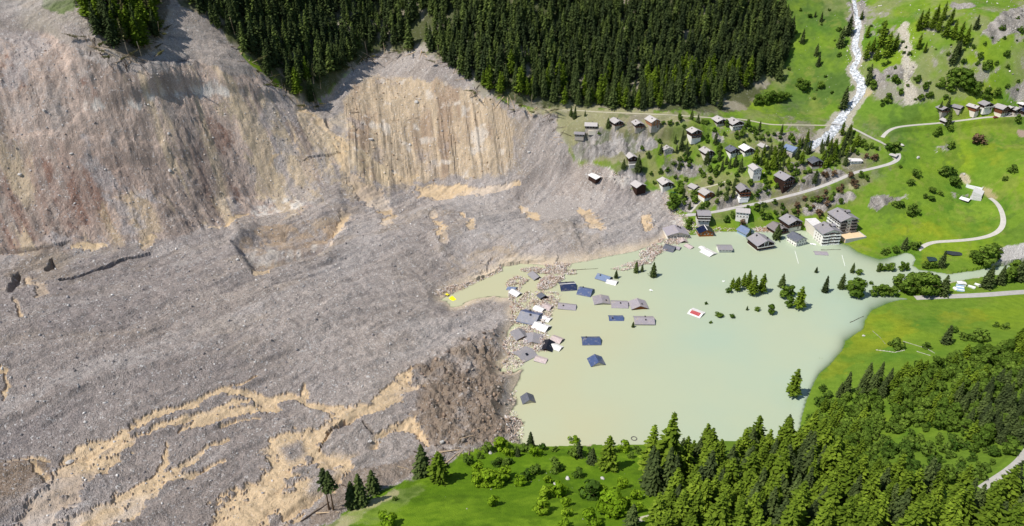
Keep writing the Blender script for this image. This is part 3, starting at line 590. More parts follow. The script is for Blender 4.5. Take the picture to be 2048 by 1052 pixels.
# ------------------------------------------------------------------ object helpers
def empty(name, loc, rz=0.0):
    o = bpy.data.objects.new(name, None); COL.objects.link(o); o.location = loc; o.rotation_euler = (0, 0, rz); o.empty_display_size = .5; return o
def tag(o, label, cat, group=None, kind=None):
    o['label'] = label; o['category'] = cat
    if group: o['group'] = group
    if kind: o['kind'] = kind
    return o
class MB:
    def __init__(s): s.v = []; s.f = []; s.mi = []
    def add(s, vs, fs, m=0):
        b = len(s.v); s.v += [tuple(map(float, q)) for q in vs]; s.f += [tuple(b + i for i in f) for f in fs]; s.mi += [m] * len(fs); return s
    def box(s, x0, x1, y0, y1, z0, z1, m=0):
        return s.add([(x0,y0,z0),(x1,y0,z0),(x1,y1,z0),(x0,y1,z0),(x0,y0,z1),(x1,y0,z1),(x1,y1,z1),(x0,y1,z1)],
                     [(0,3,2,1),(4,5,6,7),(0,1,5,4),(1,2,6,5),(2,3,7,6),(3,0,4,7)], m)
    def extrude(s, prof, y0, y1, m=0):
        """profile in x,z swept along y"""
        n = len(prof); vs = [(x, y0, z) for x, z in prof] + [(x, y1, z) for x, z in prof]
        fs = [tuple(range(n)), tuple(range(2 * n - 1, n - 1, -1))] + [(i, i + n, (i + 1) % n + n, (i + 1) % n) for i in range(n)]
        return s.add(vs, fs, m)
    def cyl(s, c, r, h, n=10, m=0, r2=None):
        r2 = r if r2 is None else r2; vs = []
        for k in range(n): a = 2 * math.pi * k / n; vs.append((c[0] + r * math.cos(a), c[1] + r * math.sin(a), c[2]))
        for k in range(n): a = 2 * math.pi * k / n; vs.append((c[0] + r2 * math.cos(a), c[1] + r2 * math.sin(a), c[2] + h))
        return s.add(vs, [(i, (i + 1) % n, (i + 1) % n + n, i + n) for i in range(n)] + [tuple(range(n - 1, -1, -1)), tuple(range(n, 2 * n))], m)
    def tube(s, a, b, r, n=6, m=0):
        a = Vector(a); b = Vector(b); d = (b - a).normalized(); u = d.orthogonal().normalized(); w_ = d.cross(u); vs = []
        for p in (a, b):
            for k in range(n): t = 2 * math.pi * k / n; vs.append(p + u * (r * math.cos(t)) + w_ * (r * math.sin(t)))
        return s.add(vs, [(i, (i + 1) % n, (i + 1) % n + n, i + n) for i in range(n)] + [tuple(range(n - 1, -1, -1)), tuple(range(n, 2 * n))], m)
    def build(s, name, mats, parent=None):
        me = bpy.data.meshes.new(name); me.from_pydata(s.v, [], s.f)
        bm = bmesh.new(); bm.from_mesh(me); bmesh.ops.recalc_face_normals(bm, faces=bm.faces); bm.to_mesh(me); bm.free()
        mats = mats if isinstance(mats, (list, tuple)) else [mats]
        for q in mats: me.materials.append(q)
        if len(mats) > 1: me.polygons.foreach_set('material_index', s.mi)
        o = bpy.data.objects.new(name, me); COL.objects.link(o)
        if parent: o.parent = parent
        return o
MATS = {}
def simple(name, rgb, rough=.8, var=.25, scale=1.2, bump=0.0, spec=.2, stripe=0.0, axis=0, stains=0.0):
    if name in MATS: return MATS[name]
    n = NT(name); tc = n.n('ShaderNodeTexCoord').outputs['Object']; oi = n.n('ShaderNodeObjectInfo')
    no = n.noise(scale, 5, tc, .65); base = lin(*rgb)
    c = n.mix(1.0, base, n.ramp(no.outputs[0], .25, .75, (1 - var,) * 3 + (1,), (1 + var,) * 3 + (1,)), 'MULTIPLY')
    c = n.mix(1.0, c, n.ramp(oi.outputs['Random'], 0, 1, (.88,.88,.88,1), (1.1,1.1,1.1,1)), 'MULTIPLY')
    if stripe:
        wv = n.n('ShaderNodeTexWave', wave_type='BANDS', bands_direction='XYZ'[axis]); wv.inputs['Scale'].default_value = stripe; n.t.links.new(tc, wv.inputs['Vector']); wv.inputs['Distortion'].default_value = .4
        c = n.mix(.55, c, n.ramp(wv.outputs[1], .05, .4, (.62,.62,.62,1), (1.04,1.04,1.04,1)), 'MULTIPLY')
    if stains:
        n2_ = n.noise(.35, 5, tc, .7); c = n.mix(n.math('MULTIPLY', n.ramp(n2_.outputs[0], .52, .68), stains), c, lin(176,162,136))
    n.base(c); n.b.inputs['Roughness'].default_value = rough; n.b.inputs['Specular IOR Level'].default_value = spec
    if bump: n.bumpn(no.outputs[0], bump, .15)
    MATS[name] = n.m; return n.m
R_ = dict(
 slate=simple('slate_roof', (142,138,140), .75, .22, 1.6, .3, .3, .55, 1, .3), slate_light=simple('pale_stone_roof', (176,170,166), .8, .2, 1.4, .3, .2, .5, 1), slate_dark=simple('dark_slate_roof', (92,95,104), .7, .2, 1.5, .3, .3, .5, 1, .3),
 slate_brown=simple('brown_slate_roof', (132,124,122), .8, .22, 1.5, .3, .2, .5, 1), blue=simple('blue_grey_metal_roof', (66,82,118), .5, .2, .7, .1, .4, .42, 0, .45), navy=simple('navy_metal_roof', (34,46,78), .45, .2, .7, .1, .5, .42, 0, .3), lightblue=simple('pale_blue_roof', (112,128,156), .5, .15, .8, .1, .4, .4, 0, .3),
 mauve=simple('mauve_grey_roof', (152,145,149), .75, .2, 1.0, .2, .25, .5, 0, .5), solar=simple('solar_panel_roof', (20,28,58), .22, .2, 1.4, 0, .6, 1.3, 1), white=simple('white_roof_sheet', (222,218,214), .7, .12, .8, .1, .2, .4, 0, .35), black=simple('black_roof', (22,24,36), .4, .3, .8, .1, .5, .5, 0), pink=simple('pink_grey_roof', (186,170,166), .8, .35, 1.2, .2, .2, 0, 0, .5))
W_ = dict(dark=simple('dark_larch_timber', (58,42,36), .85, .3, 2, .2, .1, 1.2, 2), brown=simple('red_brown_timber', (112,68,46), .85, .25, 2, .2, .1, 1.2, 2), pine=simple('light_pine_timber', (158,114,84), .85, .2, 2, .2, .1, 1.2, 2), orange=simple('orange_timber', (150,92,48), .8, .25, 2, .2, .1, 1.2, 2),
 white=simple('white_render', (226,222,214), .85, .08, .8), cream=simple('cream_render', (206,198,182), .85, .1, .8), blue=simple('pale_blue_render', (150,172,196), .8, .1, .8), stone=simple('rubble_masonry', (172,164,152), .9, .35, 1.6, .5), concrete=simple('concrete', (190,188,184), .85, .15, .7, .1), grey=simple('grey_boarding', (120,114,110), .85, .3, 2))
GLASS = simple('window_glass', (26,30,36), .12, .2, 1, 0, .6); FRAMEM = simple('window_frame_paint', (214,208,198), .6, .06); RUSTM = simple('chimney_masonry', (70,66,66), .9, .2); WHITEP = simple('white_paint', (236,236,232), .6, .05); BALC = simple('balcony_timber', (78,56,46), .85, .25, 2)
STEELM = simple('galvanised_steel', (168,170,172), .4, .1, 1, 0, .5)

def window(parent, x, z, y, side, w=1.0, h=1.1, frame=True, shutters=False):
    """a framed window standing proud of a wall; side: 'f' front (-y), 'l' (-x), 'r' (+x)"""
    T = {'f': lambda a, d, z_: (a, -d, z_), 'l': lambda a, d, z_: (-d, -a, z_), 'r': lambda a, d, z_: (d, a, z_)}[side]
    def bx(m, a0, a1, d0, d1, z0, z1, mi=0):
        P = [T(a0, d0, z0), T(a1, d1, z1)]; m.box(*[f(P[0][k], P[1][k]) for k in range(3) for f in (min, max)], mi)
    m = MB(); bx(m, x - w / 2, x + w / 2, y, y + .05, z - h / 2, z + h / 2); o = m.build('window', GLASS, parent)
    if frame:
        m = MB(); t = .1
        bx(m, x - w / 2 - t, x - w / 2, y, y + .1, z - h / 2 - t, z + h / 2 + t); bx(m, x + w / 2, x + w / 2 + t, y, y + .1, z - h / 2 - t, z + h / 2 + t)
        bx(m, x - w / 2, x + w / 2, y, y + .1, z + h / 2, z + h / 2 + t); bx(m, x - w / 2, x + w / 2, y, y + .16, z - h / 2 - t, z - h / 2)
        bx(m, x - .03, x + .03, y + .05, y + .09, z - h / 2, z + h / 2); m.build('frame', FRAMEM, o)
    return o
def balcony(parent, x0, x1, z, y, side='f', depth=1.2, mat=None, rail=None):
    T = {'f': lambda a, d, z_: (a, -d, z_), 'l': lambda a, d, z_: (-d, -a, z_), 'r': lambda a, d, z_: (d, a, z_)}[side]
    def bx(m, a0, a1, d0, d1, z0, z1):
        P = [T(a0, d0, z0), T(a1, d1, z1)]; m.box(*[f(P[0][k], P[1][k]) for k in range(3) for f in (min, max)])
    m = MB(); bx(m, x0, x1, y - .02, y + depth, z - .18, z); o = m.build('balcony', mat or BALC, parent)
    m = MB(); bx(m, x0, x1, y + depth - .1, y + depth - .02, z + .25, z + 1.0); bx(m, x0, x0 + .08, y, y + depth - .1, z + .25, z + 1.0); bx(m, x1 - .08, x1, y, y + depth - .1, z + .25, z + 1.0)
    k = max(2, int((x1 - x0) / 1.6))
    for i in range(k + 1):
        a = x0 + .06 + (x1 - x0 - .12) * i / k; bx(m, a - .05, a + .05, y + depth - .14, y + depth - .1, z, z + 1.02)
    m.build('railing', rail or BALC, o); return o
def roof_mesh(parent, W, L, He, pitch, mat, over=.8, t=.28, hip=0.0, ridge=None, y0=None, y1=None):
    tp = math.tan(math.radians(pitch)); hw = W / 2 + over; Hr = He + W / 2 * tp; ez = He - over * tp
    ya, yb = (-L / 2 - over if y0 is None else y0), (L / 2 + over if y1 is None else y1)
    m = MB(); n = max(2, int((yb - ya) / 1.2)); jit = random.Random(int(W * 100 + L * 10))
    m.extrude([(-hw, ez), (0, Hr), (hw, ez), (hw, ez + t), (0, Hr + t * 1.05), (-hw, ez + t)], ya, yb)
    o = m.build('roof', mat, parent)
    if ridge:
        m = MB(); m.extrude([(-.35, Hr + t - .02 - .35 * tp), (.35, Hr + t - .02 - .35 * tp), (.35, Hr + t + .1 - .35 * tp), (0, Hr + t + .12), (-.35, Hr + t + .1 - .35 * tp)], ya - .03, yb + .03); m.build('ridge_cap', ridge, o)
    for s_ in (-1, 1): m = MB(); m.box(s_ * hw - .12, s_ * hw + .12, ya, yb, ez - .06, ez + .08); m.build('gutter', STEELM, o)
    return o, Hr
def chimney(roof, x, y, z, w=.7, h=1.3):
    m = MB(); m.box(x - w / 2, x + w / 2, y - w / 2, y + w / 2, z - 1.2, z + h); m.box(x - w / 2 - .12, x + w / 2 + .12, y - w / 2 - .12, y + w / 2 + .12, z + h, z + h + .15); return m.build('chimney', RUSTM, roof)
GROUP_V = 'chalets of the upper village on the rocky spur'; GROUP_H = 'chalets of the hamlet above the meadows'; GROUP_S = 'houses along the flooded shore'; GROUP_W = 'drowned houses and floating roofs in the lake'
def house(label, px_, py_, W, L, He, pitch=24, yaw=0, roof='slate', wall='dark', base='stone', hb=1.8, name='chalet', cat='chalet', group=GROUP_V, water=None, tilt=(0, 0), win='f', rows=1, balc=0, chim=1, deep=4.0, over=.8, ridge=None, big=False, dz=None, skylight=False, annex=None, face=None, faceb=None, gapw=2.2):
    """gabled house, ridge along local y, gable towards local -y; px_, py_ is the middle of the roof in the photograph"""
    if group == GROUP_H: W, L, He = W * .88, L * .88, He * .92
    tp = math.tan(math.radians(pitch)); hm = He + W / 4 * tp
    if dz is None: dz = (-1.5 if group == GROUP_V else -2.2) if (group in (GROUP_V, GROUP_H) and not water and hb > 0) else 0.0
    p = on_ground(px_, py_, hm + dz, water=bool(water))
    root = empty(name, (p[0], p[1], p[2] + dz), math.radians(yaw)); root.rotation_euler = (math.radians(tilt[0]), math.radians(tilt[1]), math.radians(yaw))
    if water: deep = 6.5
    ap = He + W / 2 * tp - .05
    m = MB(); hw, hl = W / 2, L / 2
    if hb > 0:
        m.box(-hw + .12, hw - .12, -hl + .12, hl - .12, -deep, hb); m.build('foundation', W_[base], root); lo = hb
    else: lo = -deep
    m = MB(); m.extrude([(-hw, lo), (hw, lo), (hw, He - .03), (0, ap), (-hw, He - .03)], -hl, hl); m.build('wall', W_[wall], root)
    r, Hr = roof_mesh(root, W, L, He, pitch, R_[roof], over, ridge=ridge and R_[ridge])
    rr = random.Random(int(px_ * 7 + py_))
    for k in range(chim):
        x = rr.uniform(.12, .3) * W * rr.choice((-1, 1)); yy = rr.uniform(-.25, .3) * L
        chimney(r, x, yy, Hr - abs(x) * tp + .2, .6 if W < 12 else .9, .8 if W < 12 else 1.1)
    if skylight:
        m = MB(); x = -W * .22; z = Hr - W * .22 * tp + .3; s_ = 1.0
        m.add([(x - s_, -.9, z - s_ * tp), (x + s_, -.9, z + s_ * tp), (x + s_, .9, z + s_ * tp), (x - s_, .9, z - s_ * tp), (x - s_, -.9, z - s_ * tp + .12), (x + s_, -.9, z + s_ * tp + .12), (x + s_, .9, z + s_ * tp + .12), (x - s_, .9, z - s_ * tp + .12)], [(0,3,2,1),(4,5,6,7),(0,1,5,4),(1,2,6,5),(2,3,7,6),(3,0,4,7)]); m.build('skylight', GLASS, r)
    for sd_ in win:
        span, dd = (W, hl) if sd_ == 'f' else (L, hw)
        n = max(2, int(span / gapw / 1.15))
        for q in range(rows):
            z = (He - 1.25 - q * 2.5) if rows > 1 or He > 3 else He - .9
            if z < .4: break
            inset = 0 if z > hb else -.12
            for i in range(n):
                a = -span / 2 + span * (i + .5) / n
                window(root, a, z, dd + inset, sd_, .95, 1.05, frame=True)
        if sd_ == 'f' and W > 8 and ap - He > 1.7: window(root, 0, He + .35, dd, 'f', .8, .8, frame=True)
        for q in range(balc):
            z = He - 2.3 - q * 2.5
            if z > .3: balcony(root, -span / 2 - .2, span / 2 + .2, z, dd, sd_, 1.15, None, faceb and W_[faceb])
    if not water and hb > 1:      # door on the valley side
        m = MB(); m.box(hw * .45, hw * .45 + 1.0, -hl + .06, -hl + .13, hb - 2.1, hb - .1); m.build('door', W_['dark'] if base != 'stone' else W_['brown'], root)
    tag(root, label, cat, group); return root
H = house
# --- upper village on the spur
H('grey-roofed dark chalet perched on the cliff top', 1182, 247, 8, 10.5, 3.6, 22, 84, 'slate_light', 'dark', win='l', hb=1.0)
H('small dark hut on cliff edge left of all other chalets', 1159, 265, 5.5, 8.5, 2.4, 18, 82, 'slate', 'dark', win='l', hb=.6, chim=0, name='hut', cat='hut')
H('dark timber chalet with pale roof, second along the cliff top', 1233, 240, 8.5, 10, 4.6, 23, 22, 'slate_light', 'dark', balc=1)
H('dark timber chalet with pale roof beside the light pine one', 1276, 244, 8, 9, 4.2, 23, 14, 'slate_light', 'dark', balc=1)
H('tall light pine chalet near the forest track', 1306, 237, 9, 11, 6.4, 27, 22, 'slate_light', 'pine', hb=2.2, rows=2)
H('grey-roofed chalet half hidden by a tree at the forest track', 1440, 237, 10, 10, 4.2, 22, 16, 'slate_light', 'dark')
H('wide chalet with white ground floor just below forest track', 1471, 241, 12, 11, 5.4, 22, 20, 'slate_light', 'dark', 'white', 2.9, balc=1, rows=2, faceb='white')
H('three-storey chalet with white base beside dense spruces', 1388, 258, 10, 11, 7.2, 24, 20, 'slate_light', 'dark', 'white', 3.4, rows=2, balc=2)
H('low cream hut with pale roof left of the dark spruces', 1335, 294, 8, 7.5, 2.8, 24, 10, 'slate_light', 'cream', hb=.8, name='hut', cat='hut')
H('pale-roofed barn with dark front above the debris', 1263, 310, 7.5, 9, 4.6, 25, 14, 'slate_light', 'dark', hb=1.0, chim=0, name='barn', cat='barn')
H('pale-roofed chalet with small spruce at its front corner', 1414, 299, 8.8, 10, 4.6, 25, 20, 'slate_light', 'dark', 'cream')
H('chalet with dark slate roof and white ground floor', 1466, 296, 9, 9, 5.0, 26, 18, 'slate_dark', 'dark', 'white', 2.6, rows=2)
H('chalet with pale roof and white base, right of the dark-roofed one', 1494, 294, 9.4, 10, 5.0, 25, 16, 'white', 'dark', 'white', 2.6, rows=2, faceb='white')
H('small grey-roofed hut in front of spruces', 1528, 290, 6.5, 8, 3.0, 24, 26, 'slate_light', 'grey', hb=.8, chim=0, name='hut', cat='hut')
H('blue-roofed house hidden behind trees near the torrent', 1583, 294, 11, 10, 4.2, 22, 40, 'lightblue', 'white', name='house', cat='house')
H('tall narrow white house with grey roof on rocky knoll', 1511, 333, 7.6, 9.5, 9.2, 25, 12, 'slate_light', 'white', 'white', 2.4, rows=2, balc=0, name='house', cat='house')
H('large dark timber chalet with stacked balconies above the village road', 1570, 350, 11, 12.5, 8.4, 26, 24, 'slate', 'dark', 'dark', 2.4, rows=3, balc=2)
H('dark chalet with blue-grey roof among bare brown bushes', 1632, 319, 10, 9, 5.6, 24, 8, 'slate_dark', 'dark')
H('low white bungalow with flat white roof above road', 1710, 319, 6, 10, 2.8, 7, 92, 'white', 'white', 'white', .8, win='l', chim=0, name='bungalow', cat='bungalow')
H('dark-fronted barn with grey roof at edge of the debris', 1276, 366, 10, 11, 3.6, 24, 28, 'slate_light', 'dark', hb=0, chim=0, win='', name='barn', cat='barn')
H('dark chalet with white base beside green pond', 1331, 361, 10, 11, 4.8, 23, 16, 'slate_light', 'dark', 'white', 2.4)
H('low grey-roofed chalet right of the green pond', 1389, 371, 7.5, 7.5, 2.8, 22, 32, 'slate_light', 'grey', hb=.8)
H('orange timber chalet with white side wall above concrete steps', 1413, 382, 9.5, 9, 6.0, 24, 24, 'slate_light', 'orange', 'white', 2.6, win='fr', rows=2, balc=1)
H('brown chalet with balconies and white base above parked car', 1487, 374, 9, 11, 7.4, 27, 8, 'slate', 'dark', 'white', 3.2, rows=2, balc=2, faceb='brown')
H('tiny pale-roofed shed inside the road bend', 1788, 309, 3.6, 5.5, 2.2, 20, 40, 'slate_light', 'grey', hb=.5, chim=0, win='', name='shed', cat='shed')
# --- hamlet at the upper right
HG = dict(group=GROUP_H)
H('dark chalet at the left end of the hamlet', 1887, 214, 8.6, 9, 4.6, 23, 14, 'slate', 'dark', 'stone', 1.6, balc=1, **HG)
H('low grey-roofed barn behind the leftmost hamlet chalet', 1914, 211, 7, 11, 2.6, 24, 36, 'slate', 'dark', hb=.5, chim=0, win='', name='barn', cat='barn', **HG)
H('narrow red-brown chalet in middle of the hamlet', 1948, 211, 6.8, 10, 5.6, 24, 28, 'slate_light', 'brown', 'cream', 1.4, rows=2, **HG)
H('dark chalet with white balcony between the two red-brown ones', 1973, 205, 10.5, 9, 5.2, 22, 14, 'slate', 'dark', 'white', 2.0, balc=1, faceb='white', **HG)
H('largest red-brown chalet of the hamlet beside the road', 2002, 211, 9.8, 12, 7.2, 26, 26, 'slate_light', 'brown', 'cream', 2.0, rows=2, balc=1, **HG)
H('slim dark barn wedged right of large red-brown chalet', 2021, 213, 4.6, 6, 5.2, 20, 12, 'slate_light', 'dark', hb=.6, chim=0, win='', name='barn', cat='barn', **HG)
H('small low shed at the roadside of the hamlet', 2018, 227, 4.6, 4, 2.4, 24, 12, 'slate', 'dark', hb=.4, chim=0, win='', name='shed', cat='shed', **HG)
H('dark hamlet chalet with pale roof beside blue-roofed one', 2032, 215, 7.8, 9, 5.2, 23, 12, 'slate_light', 'dark', 'stone', 1.8, **HG)
H('navy-roofed house at the right edge of picture', 2049, 216, 9, 9, 5.6, 24, 14, 'navy', 'dark', 'stone', 1.6, name='house', cat='house', **HG)
H('white-roofed hut behind navy-roofed house', 2046, 206, 6.5, 6, 3.0, 16, 20, 'white', 'dark', hb=.6, chim=0, win='', name='hut', cat='hut', **HG)
H('lone dark hut on tall white base below hamlet road', 1891, 239, 6, 7, 5.2, 22, 18, 'slate_light', 'dark', 'white', 2.2, chim=0, **HG)
H('small shed on meadow slope below white concrete building', 1931, 397, 5, 6, 2.6, 18, 40, 'white', 'dark', hb=.5, chim=0, win='', name='shed', cat='shed')
# --- along the drowned shore
S_ = dict(group=GROUP_S)
H('tall white and timber guesthouse at end of village road', 1407, 424, 9.5, 10, 9.6, 16, 88, 'slate', 'dark', 'white', 4.6, win='l', rows=3, balc=2, faceb='white', name='guesthouse', cat='house', **S_)
H('white rendered house with grey roof below village road', 1486, 419, 8.6, 10.5, 6.8, 18, 76, 'slate_light', 'white', 'white', 2.0, win='lr', rows=2, name='house', cat='house', **S_)
H('big grey-roofed house shoved up against debris front', 1352, 460, 18, 12, 3.4, 17, 8, 'mauve', 'cream', 'white', 1.2, win='fr', chim=2, name='house', cat='house', tilt=(2, 2), **S_)
H('orange timber house with solar roof standing in water', 1411, 458, 12, 8, 3.6, 25, 4, 'solar', 'orange', hb=0, water=1, ridge='white', chim=0, **S_)
H('pale blue house with blue-grey roof by flooded shore', 1492, 458, 9.5, 10, 3.2, 25, 32, 'lightblue', 'blue', hb=0, water=1, name='house', cat='house', **S_)
H('brown-roofed chalet behind lone spruce at waterline', 1556, 452, 12, 12, 4.0, 22, 24, 'slate_brown', 'dark', 'stone', .8, balc=1, **S_)
H('wide dark timber chalet just above waterline', 1583, 437, 13.5, 12, 6.2, 22, 20, 'slate', 'dark', 'white', 2.2, rows=2, balc=1, **S_)
b45 = H('largest drowned chalet, grey roof over white-railed balconies', 1523, 477, 15.5, 14, 5.0, 24, 18, 'slate', 'dark', 'white', .5, water=1, rows=1, balc=1, chim=2, faceb='white', **S_)
H('white-walled chalet with dark blue slate roof in water', 1595, 472, 10.5, 11, 5.0, 24, 24, 'slate_dark', 'white', 'white', .6, water=1, win='fl', rows=2, **S_)
H('low white building with plain grey roof in the lake', 1449, 493, 7.5, 10.5, 2.7, 20, 90, 'slate', 'white', hb=0, water=1, win='l', chim=0, name='house', cat='house', **S_)
# front features of the large drowned chalet: white gable frame
m = MB(); m.box(-1.9, -1.5, -7.35, -7.05, 3.2, 6.4); m.box(1.5, 1.9, -7.35, -7.05, 3.2, 6.4); m.extrude([(-2.2, 6.3), (0, 7.6), (2.2, 6.3), (2.2, 6.7), (0, 8.0), (-2.2, 6.7)], -7.5, -7.05); m.build('gable_frame', WHITEP, b45)
def flats(label, px_, py_, W, L, He, yaw, pitch, water, wallm, front):
    tp = math.tan(math.radians(pitch)); p = on_ground(px_, py_, He + W / 4 * tp, water=water)
    root = empty('apartment_building', (p[0], p[1], p[2]), math.radians(yaw)); hw, hl = W / 2, L / 2; ap = He + W / 2 * tp
    m = MB(); m.extrude([(-hw, -6), (hw, -6), (hw, He - .03), (0, ap - .05), (-hw, He - .03)], -hl, hl); m.build('wall', W_[wallm], root)
    r, Hr = roof_mesh(root, W, L, He, pitch, R_['slate'], 1.2, .4)
    for x, yy in ((-hw * .45, hl * .5), (hw * .15, hl * .1), (hw * .05, -hl * .35)): chimney(r, x, yy, Hr - abs(x) * tp + .3, .9, 1.0)
    m = MB()     # cross gable dormer on the valley-right slope
    m.extrude([(-2.2, 0), (2.2, 0), (2.2, .5), (0, 1.3), (-2.2, .5)], 0, hw * .9); o = m.build('dormer', R_['slate'], r); o.rotation_euler = (0, 0, math.radians(-90)); o.location = (0, hl * .35, Hr - .9)
    nf = 4
    for k in range(nf):
        z = He - 2.4 - k * 2.75
        if z < -1: break
        if front == 'split':      # white stair bay in the middle, timber galleries either side
            for s_ in (-1, 1):
                x0, x1 = sorted((s_ * 2.3, s_ * (hw + .2)))
                balcony(root, x0, x1, z, hl, 'f', 1.5, W_['grey'], W_['grey'])
                m = MB(); m.box(min(s_ * 2.3, s_ * (hw - .3)), max(s_ * 2.3, s_ * (hw - .3)), -hl - .05, -hl - .005, z, z + 2.2); m.build('timber_panel', W_['dark'], root)
                window(root, s_ * (hw + 2.3) / 2, z + 1.1, hl + .05, 'f', 2.4, 1.7)
            window(root, 0, z + 1.2, hl, 'f', 1.5, 1.0)
            balcony(root, -hl, hl, z, hw, 'l', 1.2, WHITEP, WHITEP if k else W_['dark'])
            for a_ in (-.6, -.2, .2, .6): window(root, a_ * hl, z + 1.1, hw, 'l', 1.6, 1.5)
        else:                      # timber centre, white balcony trays at both corners
            m = MB(); m.box(-2.6, 2.6, -hl - .05, -hl - .005, z - .3, z + 2.4); m.build('timber_panel', W_['brown'], root)
            for s_ in (-1, 1):
                x0, x1 = sorted((s_ * 2.9, s_ * (hw - .1))); balcony(root, x0, x1, z, hl, 'f', 1.5, WHITEP, WHITEP)
                m = MB(); m.box(min(s_ * 2.9, s_ * (hw - .5)), max(s_ * 2.9, s_ * (hw - .5)), -hl - .05, -hl - .005, z, z + 2.0); m.build('timber_panel', W_['dark'], root)
                window(root, s_ * (hw + 2.6) / 2, z + 1.1, hl + .05, 'f', 2.4, 1.6); window(root, s_ * 1.3, z + 1.1, hl + .05, 'f', 1.0, 1.4)
                x0, x1 = sorted((s_ * .3, s_ * 2.3)); balcony(root, x0, x1, z, hl + .05, 'f', 1.0, WHITEP, WHITEP)
            for a_ in (-.5, 0, .5): window(root, a_ * hl, z + 1.1, hw, 'l', 1.0, 1.2)
    return tag(root, label, 'apartment block', GROUP_S), p
ho, hp = flats('drowned white apartment block with four rows of white balconies', 1657, 455, 15.5, 13, 10.8, 10, 21, True, 'white', 'trays')
m = MB(); m.box(-6.5, 2.5, 6.5, 24, -6, 8.6); e_ = m.build('rear_wing', W_['cream'], ho); m = MB(); m.box(-6.9, 2.9, 6.6, 24.4, 8.6, 8.9); m.build('flat_roof', R_['white'], e_)
fo, fp = flats('tall apartment block with timber galleries and white stair bay', 1688, 428, 15.5, 17, 12.6, 14, 20, False, 'white', 'split')
m = MB(); m.box(-8.5, 10.5, -19, -8.6, -5, .6); t_ = m.build('terrace', simple('tan_paving', (208,182,146), .85, .1), fo); m = MB(); m.box(-8.5, 10.5, -19.4, -19, -5, 1.3); m.box(10.5, 10.9, -19.4, -8.6, -5, 1.3); m.build('parapet', W_['concrete'], t_)

# --- drowned houses and roofs in the lake
Wt = dict(group=GROUP_W, water=1, win='', hb=0, name='drowned_house', cat='house')
def D(label, *a, **k):
    kw = dict(Wt); kw.update(k); return H(label, *a, **kw)
D('tilted blue-grey roof beside small spruce, above the other drowned roofs', 1208, 553, 8, 9.5, .5, 26, 58, 'lightblue', 'dark', tilt=(0, 4))
D('broken pale roof with dark gable under the tilted blue one', 1224, 563, 5.5, 6.5, .2, 26, 62, 'white', 'dark', tilt=(0, -6), chim=0)
D('blue roof with dormer left of the three grey drowned roofs', 1171, 580, 10, 9, .6, 26, 70, 'blue', 'cream')
D('grey drowned roof with ridge towards camera, leftmost of grey row', 1203, 599, 10.5, 9.5, .4, 14, 3, 'mauve', 'cream', chim=1)
D('plain grey drowned roof in the middle of grey row', 1239, 606, 8.5, 10.5, .3, 24, 87, 'mauve', 'cream')
D('grey drowned roof with orange gable, rightmost of grey row', 1277, 607, 11, 9, .9, 22, 6, 'mauve', 'orange')
D('small flat blue roof just clear of the water', 1232, 635, 6, 9.5, .1, 20, 90, 'blue', 'dark', over=.4)
D('long mauve roof with small spruce at its corner', 1288, 638, 8.5, 12.5, 1.0, 22, 89, 'mauve', 'dark', chim=2)
D('long blue roof alone in open water', 1182, 679, 8.5, 11.5, .5, 24, 91, 'blue', 'dark', over=.5)
D('blue gable roof facing camera, lowest in open water', 1193, 720, 9, 8, .2, 30, 12, 'blue', 'cream', chim=0, over=.5)
D('dark grey gable roof by the muddy western shore', 1056, 796, 7.4, 6.5, .1, 34, 12, 'slate_dark', 'cream', chim=0, over=.4)
D('grey roof with torn white end drifting by rubble', 1134, 611, 7, 11.5, .4, 20, 82, 'mauve', 'white', tilt=(2, 3))
D('navy roof with white ridge against the timber rubble', 1135, 570, 11, 10.5, .4, 20, 97, 'navy', 'cream', ridge='white')
D('crumpled grey roof on the timber raft', 1070, 550, 7, 7.5, .6, 30, 35, 'slate', 'dark', tilt=(6, 12), chim=0)
D('dark blue wrecked roof half buried in timber', 1086, 591, 6, 6, .6, 30, 20, 'slate_dark', 'dark', tilt=(-12, 10), chim=0)
D('big navy and grey roof leaning into the debris', 1060, 630, 17, 12.5, .5, 21, 68, 'blue', 'cream', tilt=(0, 4), chim=2)
D('pale roof with black gable below the big navy one', 1083, 651, 7.5, 9.5, .8, 24, 56, 'white', 'dark')
D('small white roof right above big navy roof', 1079, 616, 5.5, 6.5, .4, 24, 50, 'white', 'dark', chim=0)
D('small pinkish white roof behind the small white ones', 1094, 612, 5.5, 6, .6, 22, 56, 'pink', 'dark', chim=0, tilt=(0, -5))
D('small white roof sheet among wreckage right of navy roof', 1091, 636, 5, 6.5, .3, 18, 58, 'white', 'cream', chim=0)
D('grey roof split open beside brown mounds', 1041, 667, 10, 8, .6, 22, 28, 'slate', 'pine', tilt=(4, 8), chim=0)
D('grey roof with ridge towards camera next to split one', 1066, 676, 11, 9, .5, 16, -6, 'slate', 'cream', tilt=(2, 0), chim=0)
D('black seamed roof jutting into the water', 1095, 690, 7, 9.5, .5, 24, -14, 'black', 'dark', chim=0)
D('mottled pink roof right of the black roof', 1114, 677, 5.5, 6.5, .6, 24, 56, 'pink', 'dark', chim=0)
D('little white roof with dark gable below mottled pink one', 1113, 693, 4.6, 6, .4, 20, 56, 'white', 'dark', chim=0)
D('slate-grey roof with dark skylight at the mud edge', 1049, 706, 11.5, 10.5, .4, 17, 128, 'slate', 'cream', chim=0, skylight=True)
D('white roof wreck at the left arm of lake', 1031, 584, 6, 6.5, .8, 24, 50, 'white', 'dark', tilt=(6, 5), chim=0)
D('bent white roof sheet beside the white wreck', 1024, 576, 4.5, 5.5, .5, 18, 66, 'lightblue', 'cream', tilt=(-8, 4), chim=0)
D('red and white roof adrift in middle of the lake', 1393, 625, 8.5, 9, .1, 14, 52, 'white', 'cream', chim=0, over=.4)
